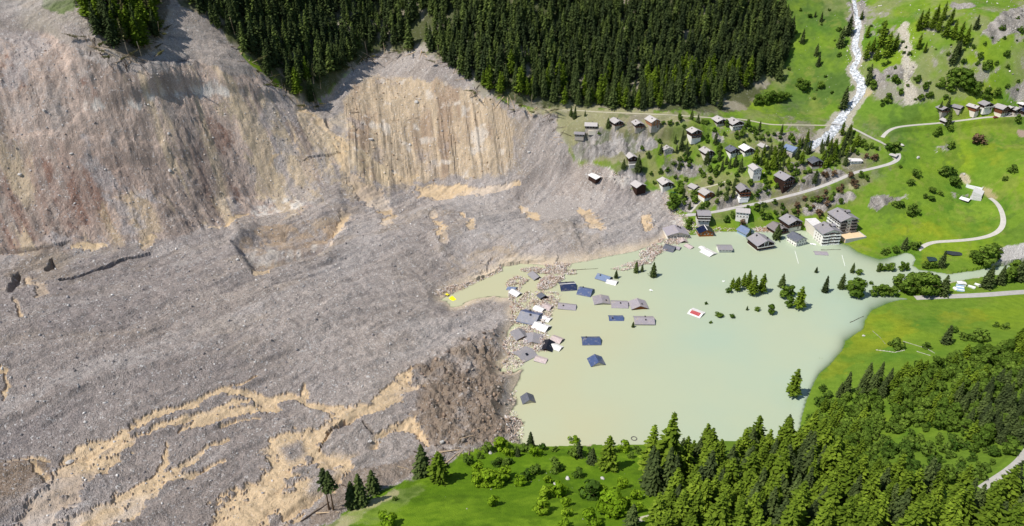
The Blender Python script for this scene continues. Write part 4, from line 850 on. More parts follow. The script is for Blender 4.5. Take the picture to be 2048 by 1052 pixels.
D('large white roof sheet folded along its ridge, afloat', 1417, 504, 9, 10, .2, 16, 36, 'white', 'cream', chim=0, over=.3)
D('small white roof fragment touching large white sheet', 1406, 496, 4.5, 5.5, .3, 18, 20, 'white', 'cream', chim=0, over=.3)
D('long grey roof barely above water near right shore', 1642, 506, 5.5, 10, .1, 10, 84, 'mauve', 'white', chim=0, over=.3)
D('small reddish roof adrift right of the rubble spit', 1379, 492, 5, 5.5, .2, 20, 40, 'pink', 'brown', chim=0, tilt=(4, 6))
D('slate-blue roof wrecked on the rubble spit', 1339, 494, 8, 7.5, .9, 24, 62, 'slate_dark', 'dark', tilt=(4, -6), chim=0)
D('pale roof piece right of the slate-blue wreck', 1352, 494, 5, 6, .5, 18, 62, 'mauve', 'cream', chim=0, tilt=(0, 8))
D('small gabled roof at front of the big shoved house', 1366, 480, 6, 4.5, .5, 26, 6, 'pink', 'dark', chim=0)
D('collapsed pale roof sheet on grey debris', 1192, 351, 9, 9.5, .6, 16, 38, 'white', 'dark', water=None, hb=0, chim=0, tilt=(4, 5), name='collapsed_barn', cat='barn')
D('purple and white wreckage roof at mud point', 1082, 718, 5, 6.5, .3, 16, 70, 'pink', 'white', chim=0, tilt=(4, 4))
# ------------------------------------------------------------------ vegetation
def leaf_mat(name, rgb, rgb2, trans=.22, attr=None):
    n = NT(name); n.t.nodes.remove(n.b); ge = n.n('ShaderNodeNewGeometry')
    if attr: rv = n.attr(attr).outputs['Fac']
    else: rv = n.n('ShaderNodeObjectInfo').outputs['Random']
    c = n.mix(rv, lin(*rgb), lin(*rgb2))
    c = n.mix(1.0, c, n.ramp(ge.outputs['Random Per Island'], 0, 1, (.62,.66,.6,1), (1.34,1.3,1.2,1)), 'MULTIPLY')
    d = n.n('ShaderNodeBsdfDiffuse'); t = n.n('ShaderNodeBsdfTranslucent'); mx = n.n('ShaderNodeMixShader'); mx.inputs[0].default_value = trans
    n.t.links.new(c, d.inputs[0]); n.t.links.new(c, t.inputs[0]); n.l(d, 0, mx, 1); n.l(t, 0, mx, 2); n.l(mx, 0, n.out, 0); return n.m
L_SPR = leaf_mat('spruce_needles', (60,71,45), (85,99,55), .18); L_LAR = leaf_mat('larch_needles', (88,108,35), (118,139,46), .25); L_BRO = leaf_mat('broad_leaves', (78,102,38), (110,134,54), .25)
L_LIM = leaf_mat('lime_green_leaves', (112,144,32), (140,166,48), .3); L_SHR = leaf_mat('shrub_leaves', (62,88,34), (100,122,50), .2); L_BRN = leaf_mat('brown_twigs', (92,74,58), (120,98,78), .1); L_WOOD = leaf_mat('far_needles', (58,69,45), (94,108,57), .2, 'tint')
L_OLD = leaf_mat('dusty_needles', (84,86,58), (100,98,64), .1)
BARK = simple('bark', (92,74,58), .95, .25, 3); BARE = simple('bleached_wood', (186,166,140), .9, .2, 2)
def conifer(seed, H_=24.0, R=3.6, base=.06, lv=.8, nb=8, droop=.35, up=0.0, leafs=3, size=1.15, core=True, ragged=.25):
    r = random.Random(seed); vs = []; fs = []
    def quad(c, a, b):
        k = len(vs); vs.extend([c - a - b * .6, c + a * .35 - b, c + a + b * .25, c - a * .3 + b]); fs.append((k, k + 1, k + 2, k + 3))
    z = H_ * base
    while z < H_ * .985:
        t = (z / H_ - base) / (1 - base); prof = (1 - t) ** .82 * (.62 + .38 * min(1, t * 6 + .25))
        rad = R * prof * r.uniform(1 - ragged, 1 + ragged * .7) + .18
        n = max(3, int(nb * (.45 + .55 * prof) + r.random())); off = r.random() * 7
        for i in range(n):
            an = off + 2 * math.pi * i / n + r.uniform(-.3, .3); L_ = rad * r.uniform(.72, 1.18); d = Vector((math.cos(an), math.sin(an), 0)); sd_ = Vector((-d.y, d.x, 0))
            k = max(1, int(round(leafs * min(1, L_ / (R * .55)))))
            for j in range(k):
                f = (j + .75) / k * r.uniform(.85, 1.05); s_ = size * (.5 + .5 * min(1, L_ / 2.5)) * r.uniform(.75, 1.25)
                c = d * (L_ * f) + Vector((0, 0, z - droop * L_ * f * f + up * L_ * f + r.uniform(-.25, .25)))
                a = (d + Vector((0, 0, -droop * 1.3 + up + r.uniform(-.45, .35)))).normalized() * s_ * .8
                b = (sd_ + Vector((0, 0, r.uniform(-.7, .7)))).normalized() * s_ * .55
                quad(c, a, b)
        z += lv * r.uniform(.75, 1.25) * (1.0 - .35 * t)
    quad(Vector((0, 0, H_ * .985)), Vector((.1, 0, .7)), Vector((.2, .1, 0))); quad(Vector((0, 0, H_ * .98)), Vector((0, .1, .7)), Vector((-.1, .2, 0)))
    if core:  # inner cone added so that light does not pass through the crown
        k = len(vs); m = 7
        for q, (zz, rr) in enumerate(((base + .03, .42), (.35, .40), (.7, .2), (.95, .03))):
            for i in range(m): a = 2 * math.pi * i / m + q; vs.append(Vector((R * rr * math.cos(a), R * rr * math.sin(a), H_ * zz)))
        for q in range(3):
            for i in range(m): fs.append((k + q * m + i, k + q * m + (i + 1) % m, k + (q + 1) * m + (i + 1) % m, k + (q + 1) * m + i))
    return np.array([tuple(v_) for v_ in vs], np.float32), fs
def broad(seed, H_=10.0, R=4.0, lobes=16, leaves=55, size=.62, low=.15, fill=.7):
    r = random.Random(seed); vs = []; fs = []
    for q in range(lobes):
        an = r.random() * 6.283; t = r.random(); rr = R * math.sqrt(r.random()) * .72 * math.sin(math.pi * (.18 + .72 * t)) ; z = H_ * (low + (1 - low - .12) * t)
        c = Vector((rr * math.cos(an), rr * math.sin(an), z)); lr = R * r.uniform(.26, .46)
        for k in range(leaves):
            d = Vector((r.gauss(0, 1), r.gauss(0, 1), r.gauss(.25, 1))).normalized(); p = c + d * lr * r.uniform(fill, 1.12)
            a = d.orthogonal().normalized(); a.rotate(Matrix.Rotation(r.random() * 6.28, 3, d)); b = d.cross(a)
            tlt = Vector((r.uniform(-.6, .6), r.uniform(-.6, .6), r.uniform(-.6, .6))); s_ = size * r.uniform(.6, 1.3)
            a = (a + tlt * .6).normalized() * s_; b = (b - tlt * .4).normalized() * s_ * .75; k0 = len(vs)
            vs.extend([p - a, p + b * .9 - a * .2, p + a, p - b + a * .15]); fs.append((k0, k0 + 1, k0 + 2, k0 + 3))
    return np.array([tuple(v_) for v_ in vs], np.float32), fs
def trunk_mesh(name, H_, r0, mat, limbs=0, seed=1, top=.9, z0=-1.5):
    m = MB(); r = random.Random(seed); n = 6; rings = 4; pts = []
    for q in range(rings + 1):
        z = z0 + (H_ * top - z0) * q / rings; rad = r0 * (1 - .88 * q / rings) * (1.35 if q == 0 else 1); ox, oy = r.uniform(-.1, .1) * q * .4, r.uniform(-.1, .1) * q * .4
        pts.append([(ox + rad * math.cos(2 * math.pi * i / n), oy + rad * math.sin(2 * math.pi * i / n), z) for i in range(n)])
    vs = [p for ring in pts for p in ring]; fs = [(q * n + i, q * n + (i + 1) % n, (q + 1) * n + (i + 1) % n, (q + 1) * n + i) for q in range(rings) for i in range(n)]
    m.add(vs, fs + [tuple(range(rings * n, rings * n + n))])
    for k in range(limbs):
        a = r.random() * 6.28; z = H_ * r.uniform(.25, .6); l = H_ * r.uniform(.2, .35)
        m.tube((0, 0, z), (l * math.cos(a), l * math.sin(a), z + l * r.uniform(.4, .9)), r0 * .3, 4)
    me = bpy.data.meshes.new(name); me.from_pydata(m.v, [], m.f); me.materials.append(mat); return me
def crown_mesh(name, geo, mat):
    me = bpy.data.meshes.new(name); me.from_pydata(geo[0].tolist(), [], geo[1]); me.materials.append(mat); return me
PROTO = {}      # kind -> list of (height, crown mesh, trunk mesh)
GEO = {}
PROTO['spruce'] = []; PROTO['larch'] = []; PROTO['spruce_old'] = []
for q in range(5):
    ge = conifer(100 + q, 24, 3.3 + .25 * q, .05, .72, 9, .38, 0, 3, 1.1); GEO.setdefault('c', []).append(conifer(150 + q, 24, 3.3 + .3 * q, .07, 1.05, 7, .36, 0, 2, 1.5))
    PROTO['spruce'].append((24.0, crown_mesh('spruce_crown', ge, L_SPR), trunk_mesh('spruce_trunk', 24, .34, BARK, 0, q)))
for q in range(5):
    ge = conifer(200 + q, 23, 3.6 + .3 * q, .10, .78, 8, .18, .12, 3, 1.2, ragged=.34)
    PROTO['larch'].append((23.0, crown_mesh('larch_crown', ge, L_LAR), trunk_mesh('larch_trunk', 23, .36, BARK, 0, q)))
for q in range(3):
    ge = conifer(300 + q, 24, 2.7, .42, .9, 7, .4, 0, 2, 1.0, core=False, ragged=.4)
    PROTO['spruce_old'].append((24.0, crown_mesh('thin_crown', ge, L_OLD), trunk_mesh('bare_trunk', 24, .34, BARE, 0, q)))
PROTO['pine_pair'] = []
for q in range(2):
    ge = conifer(330 + q, 24, 3.2, .55, .9, 8, .15, .1, 3, 1.2, core=False, ragged=.4); PROTO['pine_pair'].append((24.0, crown_mesh('high_crown', ge, L_SPR), trunk_mesh('tall_trunk', 24, .42, BARK, 0, q)))
for kind, mat, n_, args in (('broad', L_BRO, 6, dict(H_=10, R=3.9, lobes=19, leaves=52, size=.62)), ('lime', L_LIM, 5, dict(H_=6, R=3.1, lobes=13, leaves=44, size=.5)), ('shrub', L_SHR, 5, dict(H_=4, R=2.6, lobes=9, leaves=38, size=.46, low=.08)), ('brownb', L_BRN, 3, dict(H_=5, R=2.8, lobes=11, leaves=36, size=.42, low=.1, fill=.2))):
    PROTO[kind] = []
    for q in range(n_):
        PROTO[kind].append((float(args['H_']), crown_mesh(kind + '_crown', broad(400 + q * 13 + len(kind), **args), mat), trunk_mesh(kind + '_trunk', args['H_'], .05 * args['R'], BARK, 4, q, .8)))
KNAME = {'spruce': ('spruce_tree', 'spruce'), 'spruce_old': ('damaged_spruce', 'spruce'), 'pine_pair': ('pine_tree', 'pine'), 'larch': ('larch_tree', 'larch'), 'broad': ('broadleaf_tree', 'tree'), 'lime': ('young_tree', 'tree'), 'shrub': ('shrub', 'shrub'), 'brownb': ('bare_bush', 'bush')}
TREES = []
def tree(kind, p, h, label, group, wide=1.0, lean=0.0):
    r = rnd; Hh, cm, tm = r.choice(PROTO[kind]); s_ = h / Hh; nm, cat = KNAME[kind]
    o = empty(nm, tuple(map(float, p)), r.random() * 6.28); o.scale = (s_ * wide, s_ * wide, s_)
    if lean: o.rotation_euler = (r.uniform(-lean, lean), r.uniform(-lean, lean), o.rotation_euler[2])
    for n2_, me in (('crown', cm), ('trunk', tm)):
        c = bpy.data.objects.new(n2_, me); COL.objects.link(c); c.parent = o
    tag(o, label, cat, group); TREES.append((p[0], p[1])); return o
def px_height(p, hp):
    d = p[1] * cp - (p[2] - CAM_Z) * sp; th = math.atan2(CAM_Z - p[2], p[1]); return hp * d / FPX / math.cos(th)
KEEP = []      # footprints to keep clear (x, y, radius)
for o in bpy.data.objects:
    if o.type == 'EMPTY' and o.get('category') in ('chalet','hut','barn','house','bungalow','shed','apartment block'): KEEP.append((o.location.x, o.location.y, 7.0 if o.get('category') != 'apartment block' else 14.0))
ROADPTS = []
for nm, (pts, wd) in TRACKS.items():
    for a, b in zip(pts[:-1], pts[1:]):
        for f in np.linspace(0, 1, 7): q = on_ground(a[0] + (b[0] - a[0]) * f, a[1] + (b[1] - a[1]) * f); ROADPTS.append((q[0], q[1], wd * .5 + 1.0))
for a, b in zip(STREAM[0][:-1], STREAM[0][1:]):
    for f in np.linspace(0, 1, 5): q = on_ground(a[0] + (b[0] - a[0]) * f, a[1] + (b[1] - a[1]) * f); ROADPTS.append((q[0], q[1], 4.0))
_K = np.array(KEEP + ROADPTS)
def clear(x, y, extra=0.0): return bool(np.all((_K[:, 0] - x) ** 2 + (_K[:, 1] - y) ** 2 > (_K[:, 2] + extra) ** 2))
def inside(pts, x, y):
    P = np.array(pts, float); x = np.asarray(x); y = np.asarray(y); r = np.zeros(x.shape, bool); j = len(P) - 1
    for i in range(len(P)):
        c_ = ((P[i, 1] > y) != (P[j, 1] > y)) & (x < (P[j, 0] - P[i, 0]) * (y - P[i, 1]) / (P[j, 1] - P[i, 1] + 1e-9) + P[i, 0]); r ^= c_; j = i
    return r
def scatter(pts, spacing, seed, jitter=.45):
    """even random stand on the ground inside an outline"""
    rs = np.random.RandomState(seed); P = [on_ground(q[0], max(-150, min(1150, q[1]))) for q in pts]; P = np.array(P)
    x0, x1, y0, y1 = P[:, 0].min() - 20, P[:, 0].max() + 20, P[:, 1].min() - 20, P[:, 1].max() + 20
    gx, gy = np.meshgrid(np.arange(x0, x1, spacing), np.arange(y0, y1, spacing)); gx[1::2] += spacing / 2
    gx = (gx + rs.uniform(-jitter, jitter, gx.shape) * spacing).ravel(); gy = (gy + rs.uniform(-jitter, jitter, gy.shape) * spacing).ravel(); gz_ = ground_z(gx, gy)
    qx, qy, _ = project(gx, gy, gz_); k = inside(pts, qx, qy); return np.stack([gx, gy, gz_], 1)[k], np.stack([qx, qy], 1)[k]
# ---- trees one can tell apart: base pixel, height in pixels
def put(kind, lst, label, group, water=False, wide=1.0):
    for i, q in enumerate(lst):
        p = on_ground(q[0], q[1], 0, water=water); h = px_height(p, q[2]); lb = q[3] if len(q) > 3 and q[3] else label
        if water and kind == 'spruce' and 'conifer' in (lb or ''): kind_ = 'larch'
        else: kind_ = kind
        tree(kind_, (p[0], p[1], p[2] - .15), h, lb, group, (q[4] * (1.15 if kind == 'spruce' else 1) if len(q) > 4 else wide))
put('spruce', [(1464,576,21,'shortest conifer at left of the flooded clump',1.2),(1474,581,28,'second conifer from left in flooded clump',1.2),(1486,573,28,'slim conifer at the back of flooded clump',1.1),(1495,577,37,'tallest conifer at the back of flooded clump'),(1505,590,40,'broad conifer at front of flooded clump',1.3),(1523,585,38,'conifer at the right end of flooded clump',1.2),
  (1563,574,27,'dark spruce standing above round flooded trees',1.4),(1597,617,44,'tall conifer with shadow right of the round flooded trees',1.3),(1494,620,9,'tiny spruce tip showing in mid lake',1.3),(1632,545,12,'small lone spruce near upper right lake',1.4),(1649,584,33,'lone spruce midway to the right shore',1.2),(1682,577,31,'spruce touching round bushes in the flooded right arm',1.2),(1704,545,20,'spruce beside small flooded bush',1.2),(1756,543,18,'small spruce at left of flooded hedge row',1.2),
  (1266,654,11,'little spruce at corner of the long mauve roof',1.6),(1272,545,25,'left spruce at tip of the rubble spit',1.2),(1284,543,15,'small middle spruce at tip of the rubble spit',1.3),(1306,553,29,'right spruce standing in water off rubble spit',1.3),(1232,556,17,'dark little spruce beside tilted blue roof',1.4),(1553,478,30,'full spruce in front of the brown-roofed chalet',1.6),(1498,478,22,'spruce in front of the pale blue house',1.3)], '', 'flooded trees in the lake', True, 1.35)
put('broad', [(1566,595,25,'round flooded tree left of the pair'),(1582,591,20,'smaller round flooded tree between its neighbours'),(1577,614,21,'low round flooded tree at front of group'),(1541,628,19,'ragged bushy tree in mid lake'),(1710,593,35,'big round bush in the flooded right arm',1.3),(1698,580,20,'bush attached to left side of big round one'),(1714,592,26,'bush in front of the big round flooded bush')], '', 'flooded trees in the lake', True, 1.1)
put('larch', [(1585,792,53,'lone broad conifer in water by the lower right shore',1.35)], '', 'flooded trees in the lake', True)
put('shrub', [(1458,585,8,'low bush at left foot of the flooded clump',1.4),(1515,621,6,'flat bush top left of ragged bushy tree',1.6),(1719,549,9,'small round bush right of small spruce in flood',1.3),(1412,608,4,'dark twiggy speck above red and white roof',1.4),(1438,632,7,'bright oval bush top in mid lake',2.0),(1463,635,6,'bright bush tip right of oval bush top',1.6),(1421,646,4,'tiny bush tip below red and white roof',1.4),(1742,568,5,'flat bush tip right of big round flooded bush',1.6)], '', 'bush tops showing above the lake', True)
put('brownb', [(1484,450,12,'dark red bush behind pale blue house',1.2)], '', None)
# knoll in the foreground
put('spruce', [(1061,893,29,'pointed spruce at shore of the grassy knoll',1.3),(1036,912,17,'small spruce among bushes on knoll crest',1.5),(1157,914,29,'young spruce by mud spit on knoll',1.4),(1184,927,31,'dark round spruce on the knoll crest',1.6),(846,952,60,'left tree of the pair at the left edge of knoll',1.3),(706,1012,47,'left spruce of three at debris edge',1.4),(723,1011,60,'middle spruce of three at debris edge',1.2),(747,984,42,'right spruce of three at debris edge',1.4),(1263,1055,44,'spruce left of the foot path at bottom edge',1.4),(1319,1050,44,'spruce right of the foot path at bottom edge',1.3)], '', 'conifers on the grassy knoll')
put('larch', [(879,963,56,'right bushy tree of the pair at left edge of knoll',1.5),(1215,938,63,'large green larch on knoll with long shadow',1.25),(1297,956,98,'tall larch at left edge of near wood',1.1),(1330,966,128,'tallest larch at left edge of near wood',1.0)], '', 'conifers on the grassy knoll')
put('pine_pair', [(658,1018,76,'left of two bare-trunked pines at the debris edge'),(667,1020,72,'right of two bare-trunked pines at the debris edge')], '', 'bare-trunked pines')
put('lime', [(957,945,18),(962,970,25),(979,971,28),(998,970,22),(1011,957,21)], 'lime green bushy tree in row of five on knoll', 'row of lime green trees on the knoll', wide=1.15)
put('lime', [(1001,898,22),(1146,888,16),(1246,902,19),(1040,969,18),(1090,996,21),(1118,990,24),(1084,1025,24),(1132,1011,14),(1134,1032,16),(1201,994,22),(1244,975,18),(1222,1028,39),(1233,1031,30),(1252,1019,20),(1272,1026,20),(1181,1053,28),(1128,1054,16),(1269,998,18),(986,1011,17),(776,1051,26),(1095,966,13),(1017,912,16),(1072,912,18)], 'small lime green tree scattered on the grassy knoll', 'scattered lime green trees on the knoll', wide=1.1)
put('shrub', [(976,903,14),(1048,901,13),(992,931,12),(1011,930,11),(935,927,14),(1053,958,15),(1072,948,14),(1112,940,20),(1149,912,19),(1156,953,15),(1187,996,30),(1302,983,17),(1030,905,10),(1085,900,10),(1110,902,8),(1180,905,9),(1262,915,10),(1275,905,12),(1230,905,9),(960,915,9),(1000,925,9),(870,935,9),(790,1000,6),(1060,905,12),(1020,925,9)], 'low shrub dotted over the grassy knoll', 'shrubs on the knoll', wide=1.1)
# flooded hedge, river bank, meadow edge
put('broad', [(1761,541,16),(1771,541,15),(1781,541,17),(1802,541,17),(1813,540,14)], 'bushy tree in the flooded row by the upper river mouth', 'upper flooded tree row', True, 1.1)
put('broad', [(1746,592,20),(1760,591,22),(1769,591,21),(1782,591,22),(1794,575,27),(1810,586,34),(1828,584,42),(1846,592,45),(1862,589,37),(1838,575,30),(1820,575,30)], 'round green tree in the row before the drowned road end', 'tree row at the drowned road end', True, 1.1)
put('spruce', [(1884,590,40,'conifer at right end of the tree row',1.5),(1882,534,33,'conifer between the two dark ponds',1.4),(1972,575,45,'conifer right of the white panel stacks',1.5),(1998,568,38,'second conifer along river bank',1.4),(2038,561,52,'tall conifer on river bank at right edge',1.2),(1891,687,37,'lone spruce on right-hand meadow',1.5),(1808,498,24,'dark tree at the meadow corner above the flood',1.6)], '', 'conifers by the river and meadow')
put('broad', [(1849,536,15),(1869,536,12),(1858,537,12),(1954,527,24),(1970,529,38),(1983,520,31),(1962,524,28),(2015,564,26),(2026,552,30),(2008,560,22),(1790,505,14),(1775,506,11)], 'bushy bank tree along river below the meadow lane', 'bushy trees along the river', wide=1.2)
put('shrub', [(1907,664,9),(1792,696,16),(1854,697,11),(1991,653,8),(2010,657,11),(1926,678,12),(1958,682,19),(1940,680,12),(1640,725,8),(1768,508,9),(1830,498,14),(1948,515,12),(1995,505,12),(1780,690,6)], 'rounded shrub on the right-hand meadow', 'shrubs on the right-hand meadow', wide=1.3)
put('broad', [(1344,419,31,'bright round tree beside the green pond',1.2),(1378,447,13,'upper of two bushes left of tall guesthouse',1.3),(1377,459,12,'lower of two bushes left of tall guesthouse',1.3)], '', None)
# slopes at the upper right
put('spruce', [(1604,86,28),(1642,43,20),(1630,34,12),(1632,111,24),(1636,132,26),(1686,218,45),(1680,94,40),(1696,70,40),(1736,168,40),(1905,127,44),(1915,112,34),(1951,58,28),(2008,61,14),(1558,160,40),(1548,150,36),(1440,217,36),(1893,222,28),(1879,223,22),(1952,287,14),(1895,252,34)], 'dark conifer scattered over the slope at upper right', 'scattered conifers on the upper right slope', wide=1.35)
put('larch', [(1731,120,38),(1760,94,48),(1772,115,50),(1789,101,34),(1836,99,32),(1849,106,22),(1836,62,40),(1848,58,40),(1862,60,38),(1876,64,36),(1890,74,40),(1905,78,40),(1918,84,40),(1930,92,42),(1870,45,36),(1885,40,36),(1900,50,34),(1744,105,30),(1752,120,30),(1734,75,24),(1722,40,20),(1765,75,34)], 'bright larch beside the torrent and scree at upper right', 'larches on the upper right slope', wide=1.2)
put('broad', [(1932,182,40),(1922,172,34),(1905,168,32),(1945,188,28),(1972,142,22),(1775,206,20),(1607,182,24),(1598,176,20),(1641,177,17),(1972,199,24),(1990,195,20),(1850,180,16),(1835,165,15),(1860,195,14),(1745,178,18),(1790,165,18),(1800,190,14),(1840,200,14),(2012,113,14),(1960,118,14),(1900,185,22),(1880,175,20),(1560,205,22),(1545,205,24),(1530,208,24),(1515,210,22),(1570,200,18),(2035,245,16),(1900,262,14),(1878,268,15),(1870,272,13),(1900,298,16),(1935,180,22)], 'leafy tree or bush on the slope at upper right', 'leafy trees on the upper right slope', wide=1.2)
put('brownb', [(1956,288,22,'grey-brown bare tree alone on the upper meadow',1.3)], '', None)
put('shrub', [(1824,427,16),(1820,430,10),(1822,370,10),(1905,370,16),(1895,350,16),(1885,348,14),(1830,352,12),(2024,342,12),(2010,360,7),(1862,385,10),(1880,390,8),(1862,400,9),(1800,415,11),(1793,412,10),(1850,395,7),(1800,335,5),(1790,300,16),(1778,300,12)], 'shrub dotted over the steep upper meadows', 'shrubs on the upper meadows', wide=1.4)
# ---- village greenery
EXT = [(1140,330),(1180,255),(1300,235),(1560,240),(1700,262),(1790,300),(1690,390),(1640,425),(1520,455),(1380,450),(1330,390),(1240,370)]
P_, Q_ = scatter([(1175,262),(1300,245),(1420,240),(1540,262),(1640,290),(1700,262),(1790,296),(1790,310),(1700,338),(1640,365),(1590,380),(1500,402),(1430,415),(1375,430),(1345,385),(1300,385),(1300,350),(1330,320),(1260,300)], 5.4, 77)
for (p, q) in zip(P_, Q_):
    if not clear(p[0], p[1], .6): continue
    dense = inside([(1500,320),(1620,285),(1700,262),(1720,300),(1680,320),(1640,345),(1600,330),(1520,350)], q[0], q[1]) or inside([(1340,262),(1380,262),(1385,312),(1345,310)], q[0], q[1]) or inside([(1430,315),(1520,310),(1500,350),(1440,345)], q[0], q[1])
    brn = inside([(1590,380),(1640,350),(1720,310),(1790,310),(1700,345)], q[0], q[1]); t = rnd.random()
    if dense and t < .62: tree('larch' if q[0] > 1490 and rnd.random() < .6 else 'spruce', p, rnd.uniform(8, 15), 'conifer in dense green patches among the village chalets', 'conifers among the chalets', 1.25)
    elif brn and t < .5: tree('brownb', p, rnd.uniform(4, 7.5), 'brown leafless bush along the village road', 'brown bushes along the village road', 1.2)
    elif q[0] < 1340 and t > .42: continue
    elif t < .42: tree('shrub', p, rnd.uniform(2.2, 4.5), 'green shrub between the chalets on the rocky spur', 'shrubs among the chalets', 1.2)
    elif t < .62: tree('broad', p, rnd.uniform(5, 9), 'leafy tree between the chalets on the rocky spur', 'leafy trees among the chalets', 1.0)
    elif t < .68: tree('spruce', p, rnd.uniform(8, 14), 'conifer in dense green patches among the village chalets', 'conifers among the chalets', 1.25)
put('spruce', [(1216,255,20,'small dark spruce between first two cliff-top chalets',1.7),(1247,337,20,'dark spruce alone on debris edge below cliff',1.6),(1276,343,34,'spruce right of pale-roofed barn',1.3),(1297,315,15,'thin spruce halfway up the bare spur',1.3),(1322,304,16,'dark spruce left of low cream hut',1.5),(1413,325,24,'small spruce at front corner of pale-roofed chalet',1.4)], '', 'spruces on the bare end of the spur')
P_, Q_ = scatter([(1590,395),(1660,372),(1700,352),(1730,345),(1740,360),(1700,395),(1640,432),(1560,440),(1500,440),(1450,445),(1440,430),(1520,412)], 5.4, 79)
for (p, q) in zip(P_, Q_):
    if not clear(p[0], p[1], .4): continue
    t = rnd.random()
    if q[0] > 1560 and t < .45: tree('brownb', p, rnd.uniform(3, 6.5), 'brown leafless bush along the village road', 'brown bushes along the village road', 1.2)
    elif t < .7: tree('shrub', p, rnd.uniform(2.5, 5), 'green shrub on the bank between road and shore houses', 'shrubs on the bank below the road', 1.2)
    elif t < .82: tree('broad', p, rnd.uniform(5, 8), 'leafy tree on the bank between road and shore houses', 'leafy trees on the bank below the road', 1.0)
put('spruce', [(1150,238,26),(1142,232,20),(1170,232,12)], 'grey-green conifer at left end of the forest track', 'conifers at the track end', wide=1.3)
# scrub on the slope right of the torrent
P_, Q_ = scatter([(1740,20),(1830,110),(1990,60),(2070,20),(2070,205),(1960,205),(1850,205),(1760,215),(1735,180)], 8.5, 83)
for (p, q) in zip(P_, Q_):
    if clear(p[0], p[1]) and rnd.random() < .62: tree('shrub', p, rnd.uniform(1.6, 4.2), 'small shrub strewn over the stony slope at upper right', 'shrubs on the stony upper right slope', 1.3)
P_, Q_ = scatter([(1500,20),(1600,10),(1690,20),(1690,120),(1700,190),(1640,210),(1500,215),(1560,160)], 14, 85)
for (p, q) in zip(P_, Q_):
    if clear(p[0], p[1]) and rnd.random() < .4: tree('shrub', p, rnd.uniform(1.6, 4), 'small shrub on grassy slope left of the torrent', 'shrubs left of the torrent', 1.3)
# ---- the wood on the near hillside
n_con = [0, 0, 0]
NEARW = [(1290,960),(1335,935),(1385,918),(1440,905),(1490,908),(1545,905),(1600,898),(1630,905),(1660,950),(1700,975),(1780,985),(1900,985),(1960,1000),(2090,985),(2090,1190),(1220,1190),(1330,1040)]
P_, Q_ = scatter(NEARW, 7.6, 91)
for (p, q) in zip(P_, Q_):
    if not clear(p[0], p[1], .5) or q[1] > 1130: continue
    where = ('in the front row along lake' if q[1] < 940 else 'at the bottom edge of picture' if q[1] > 1035 else 'in the middle') + (', left third' if q[0] < 1500 else ', middle third' if q[0] < 1750 else ', right third')
    dark = inside([(1480,960),(1640,930),(1660,1052),(1480,1060)], q[0], q[1]); t = rnd.random(); h = rnd.uniform(17, 29) * (1.0 if q[1] < 1000 else .88)
    if t < (.55 if dark else .2): tree('spruce', p, h, 'dark spruce of the near wood ' + where, 'spruces in the near wood', 1.15)
    elif t < .9: tree('larch', p, h, 'bright larch of the near wood ' + where, 'larches in the near wood', 1.15)
    elif q[0] > 1640: tree('broad', p, rnd.uniform(8, 12), 'leafy tree of the near wood ' + where, 'leafy trees in the near wood')
MIXW = [(1610,880),(1625,830),(1660,800),(1710,775),(1760,765),(1830,750),(1890,730),(1940,710),(2000,695),(2090,680),(2090,890),(2030,915),(1990,945),(1940,975),(1840,980),(1740,975),(1680,960),(1640,915)]
P_, Q_ = scatter(MIXW, 6.2, 93)
for (p, q) in zip(P_, Q_):
    if not clear(p[0], p[1], .8): continue
    con = inside([(1650,800),(1700,760),(1770,750),(1780,800),(1690,830)], q[0], q[1]) or inside([(1900,800),(1960,790),(2090,760),(2090,900),(1990,900),(1920,860)], q[0], q[1]); scrub = inside([(1740,870),(1850,850),(1930,880),(2000,915),(1950,965),(1800,960),(1740,930)], q[0], q[1]); t = rnd.random()
    if con and t < .6: tree('spruce', p, rnd.uniform(11, 18), 'dark spruce in the mixed wood at lower right', 'spruces in the lower right mixed wood', 1.25)
    elif scrub: tree('shrub' if t < .8 else 'broad', p, rnd.uniform(3, 5.5), 'low scrub tree in the clearing at lower right', 'scrub in the lower right clearing', 1.15)
    elif t < .12: tree('larch', p, rnd.uniform(10, 17), 'larch rising from leafy wood at lower right', 'larches in the lower right mixed wood', 1.2)
    else: tree('broad', p, rnd.uniform(6.5, 11), 'leafy tree of the lower right mixed wood, ' + ('next to the lake' if q[0] < 1700 else 'below the meadow' if q[1] < 800 else 'along right edge' if q[0] > 1960 else 'in its middle'), 'leafy trees in the near wood', 1.05)
put('shrub', [(1640,812,14),(1632,835,12),(1625,850,10),(1655,795,12),(1612,866,12),(1618,838,8),(1645,780,9)], 'shrub on grass at the lower right lake shore', 'shrubs at the lower right shore', wide=1.3)
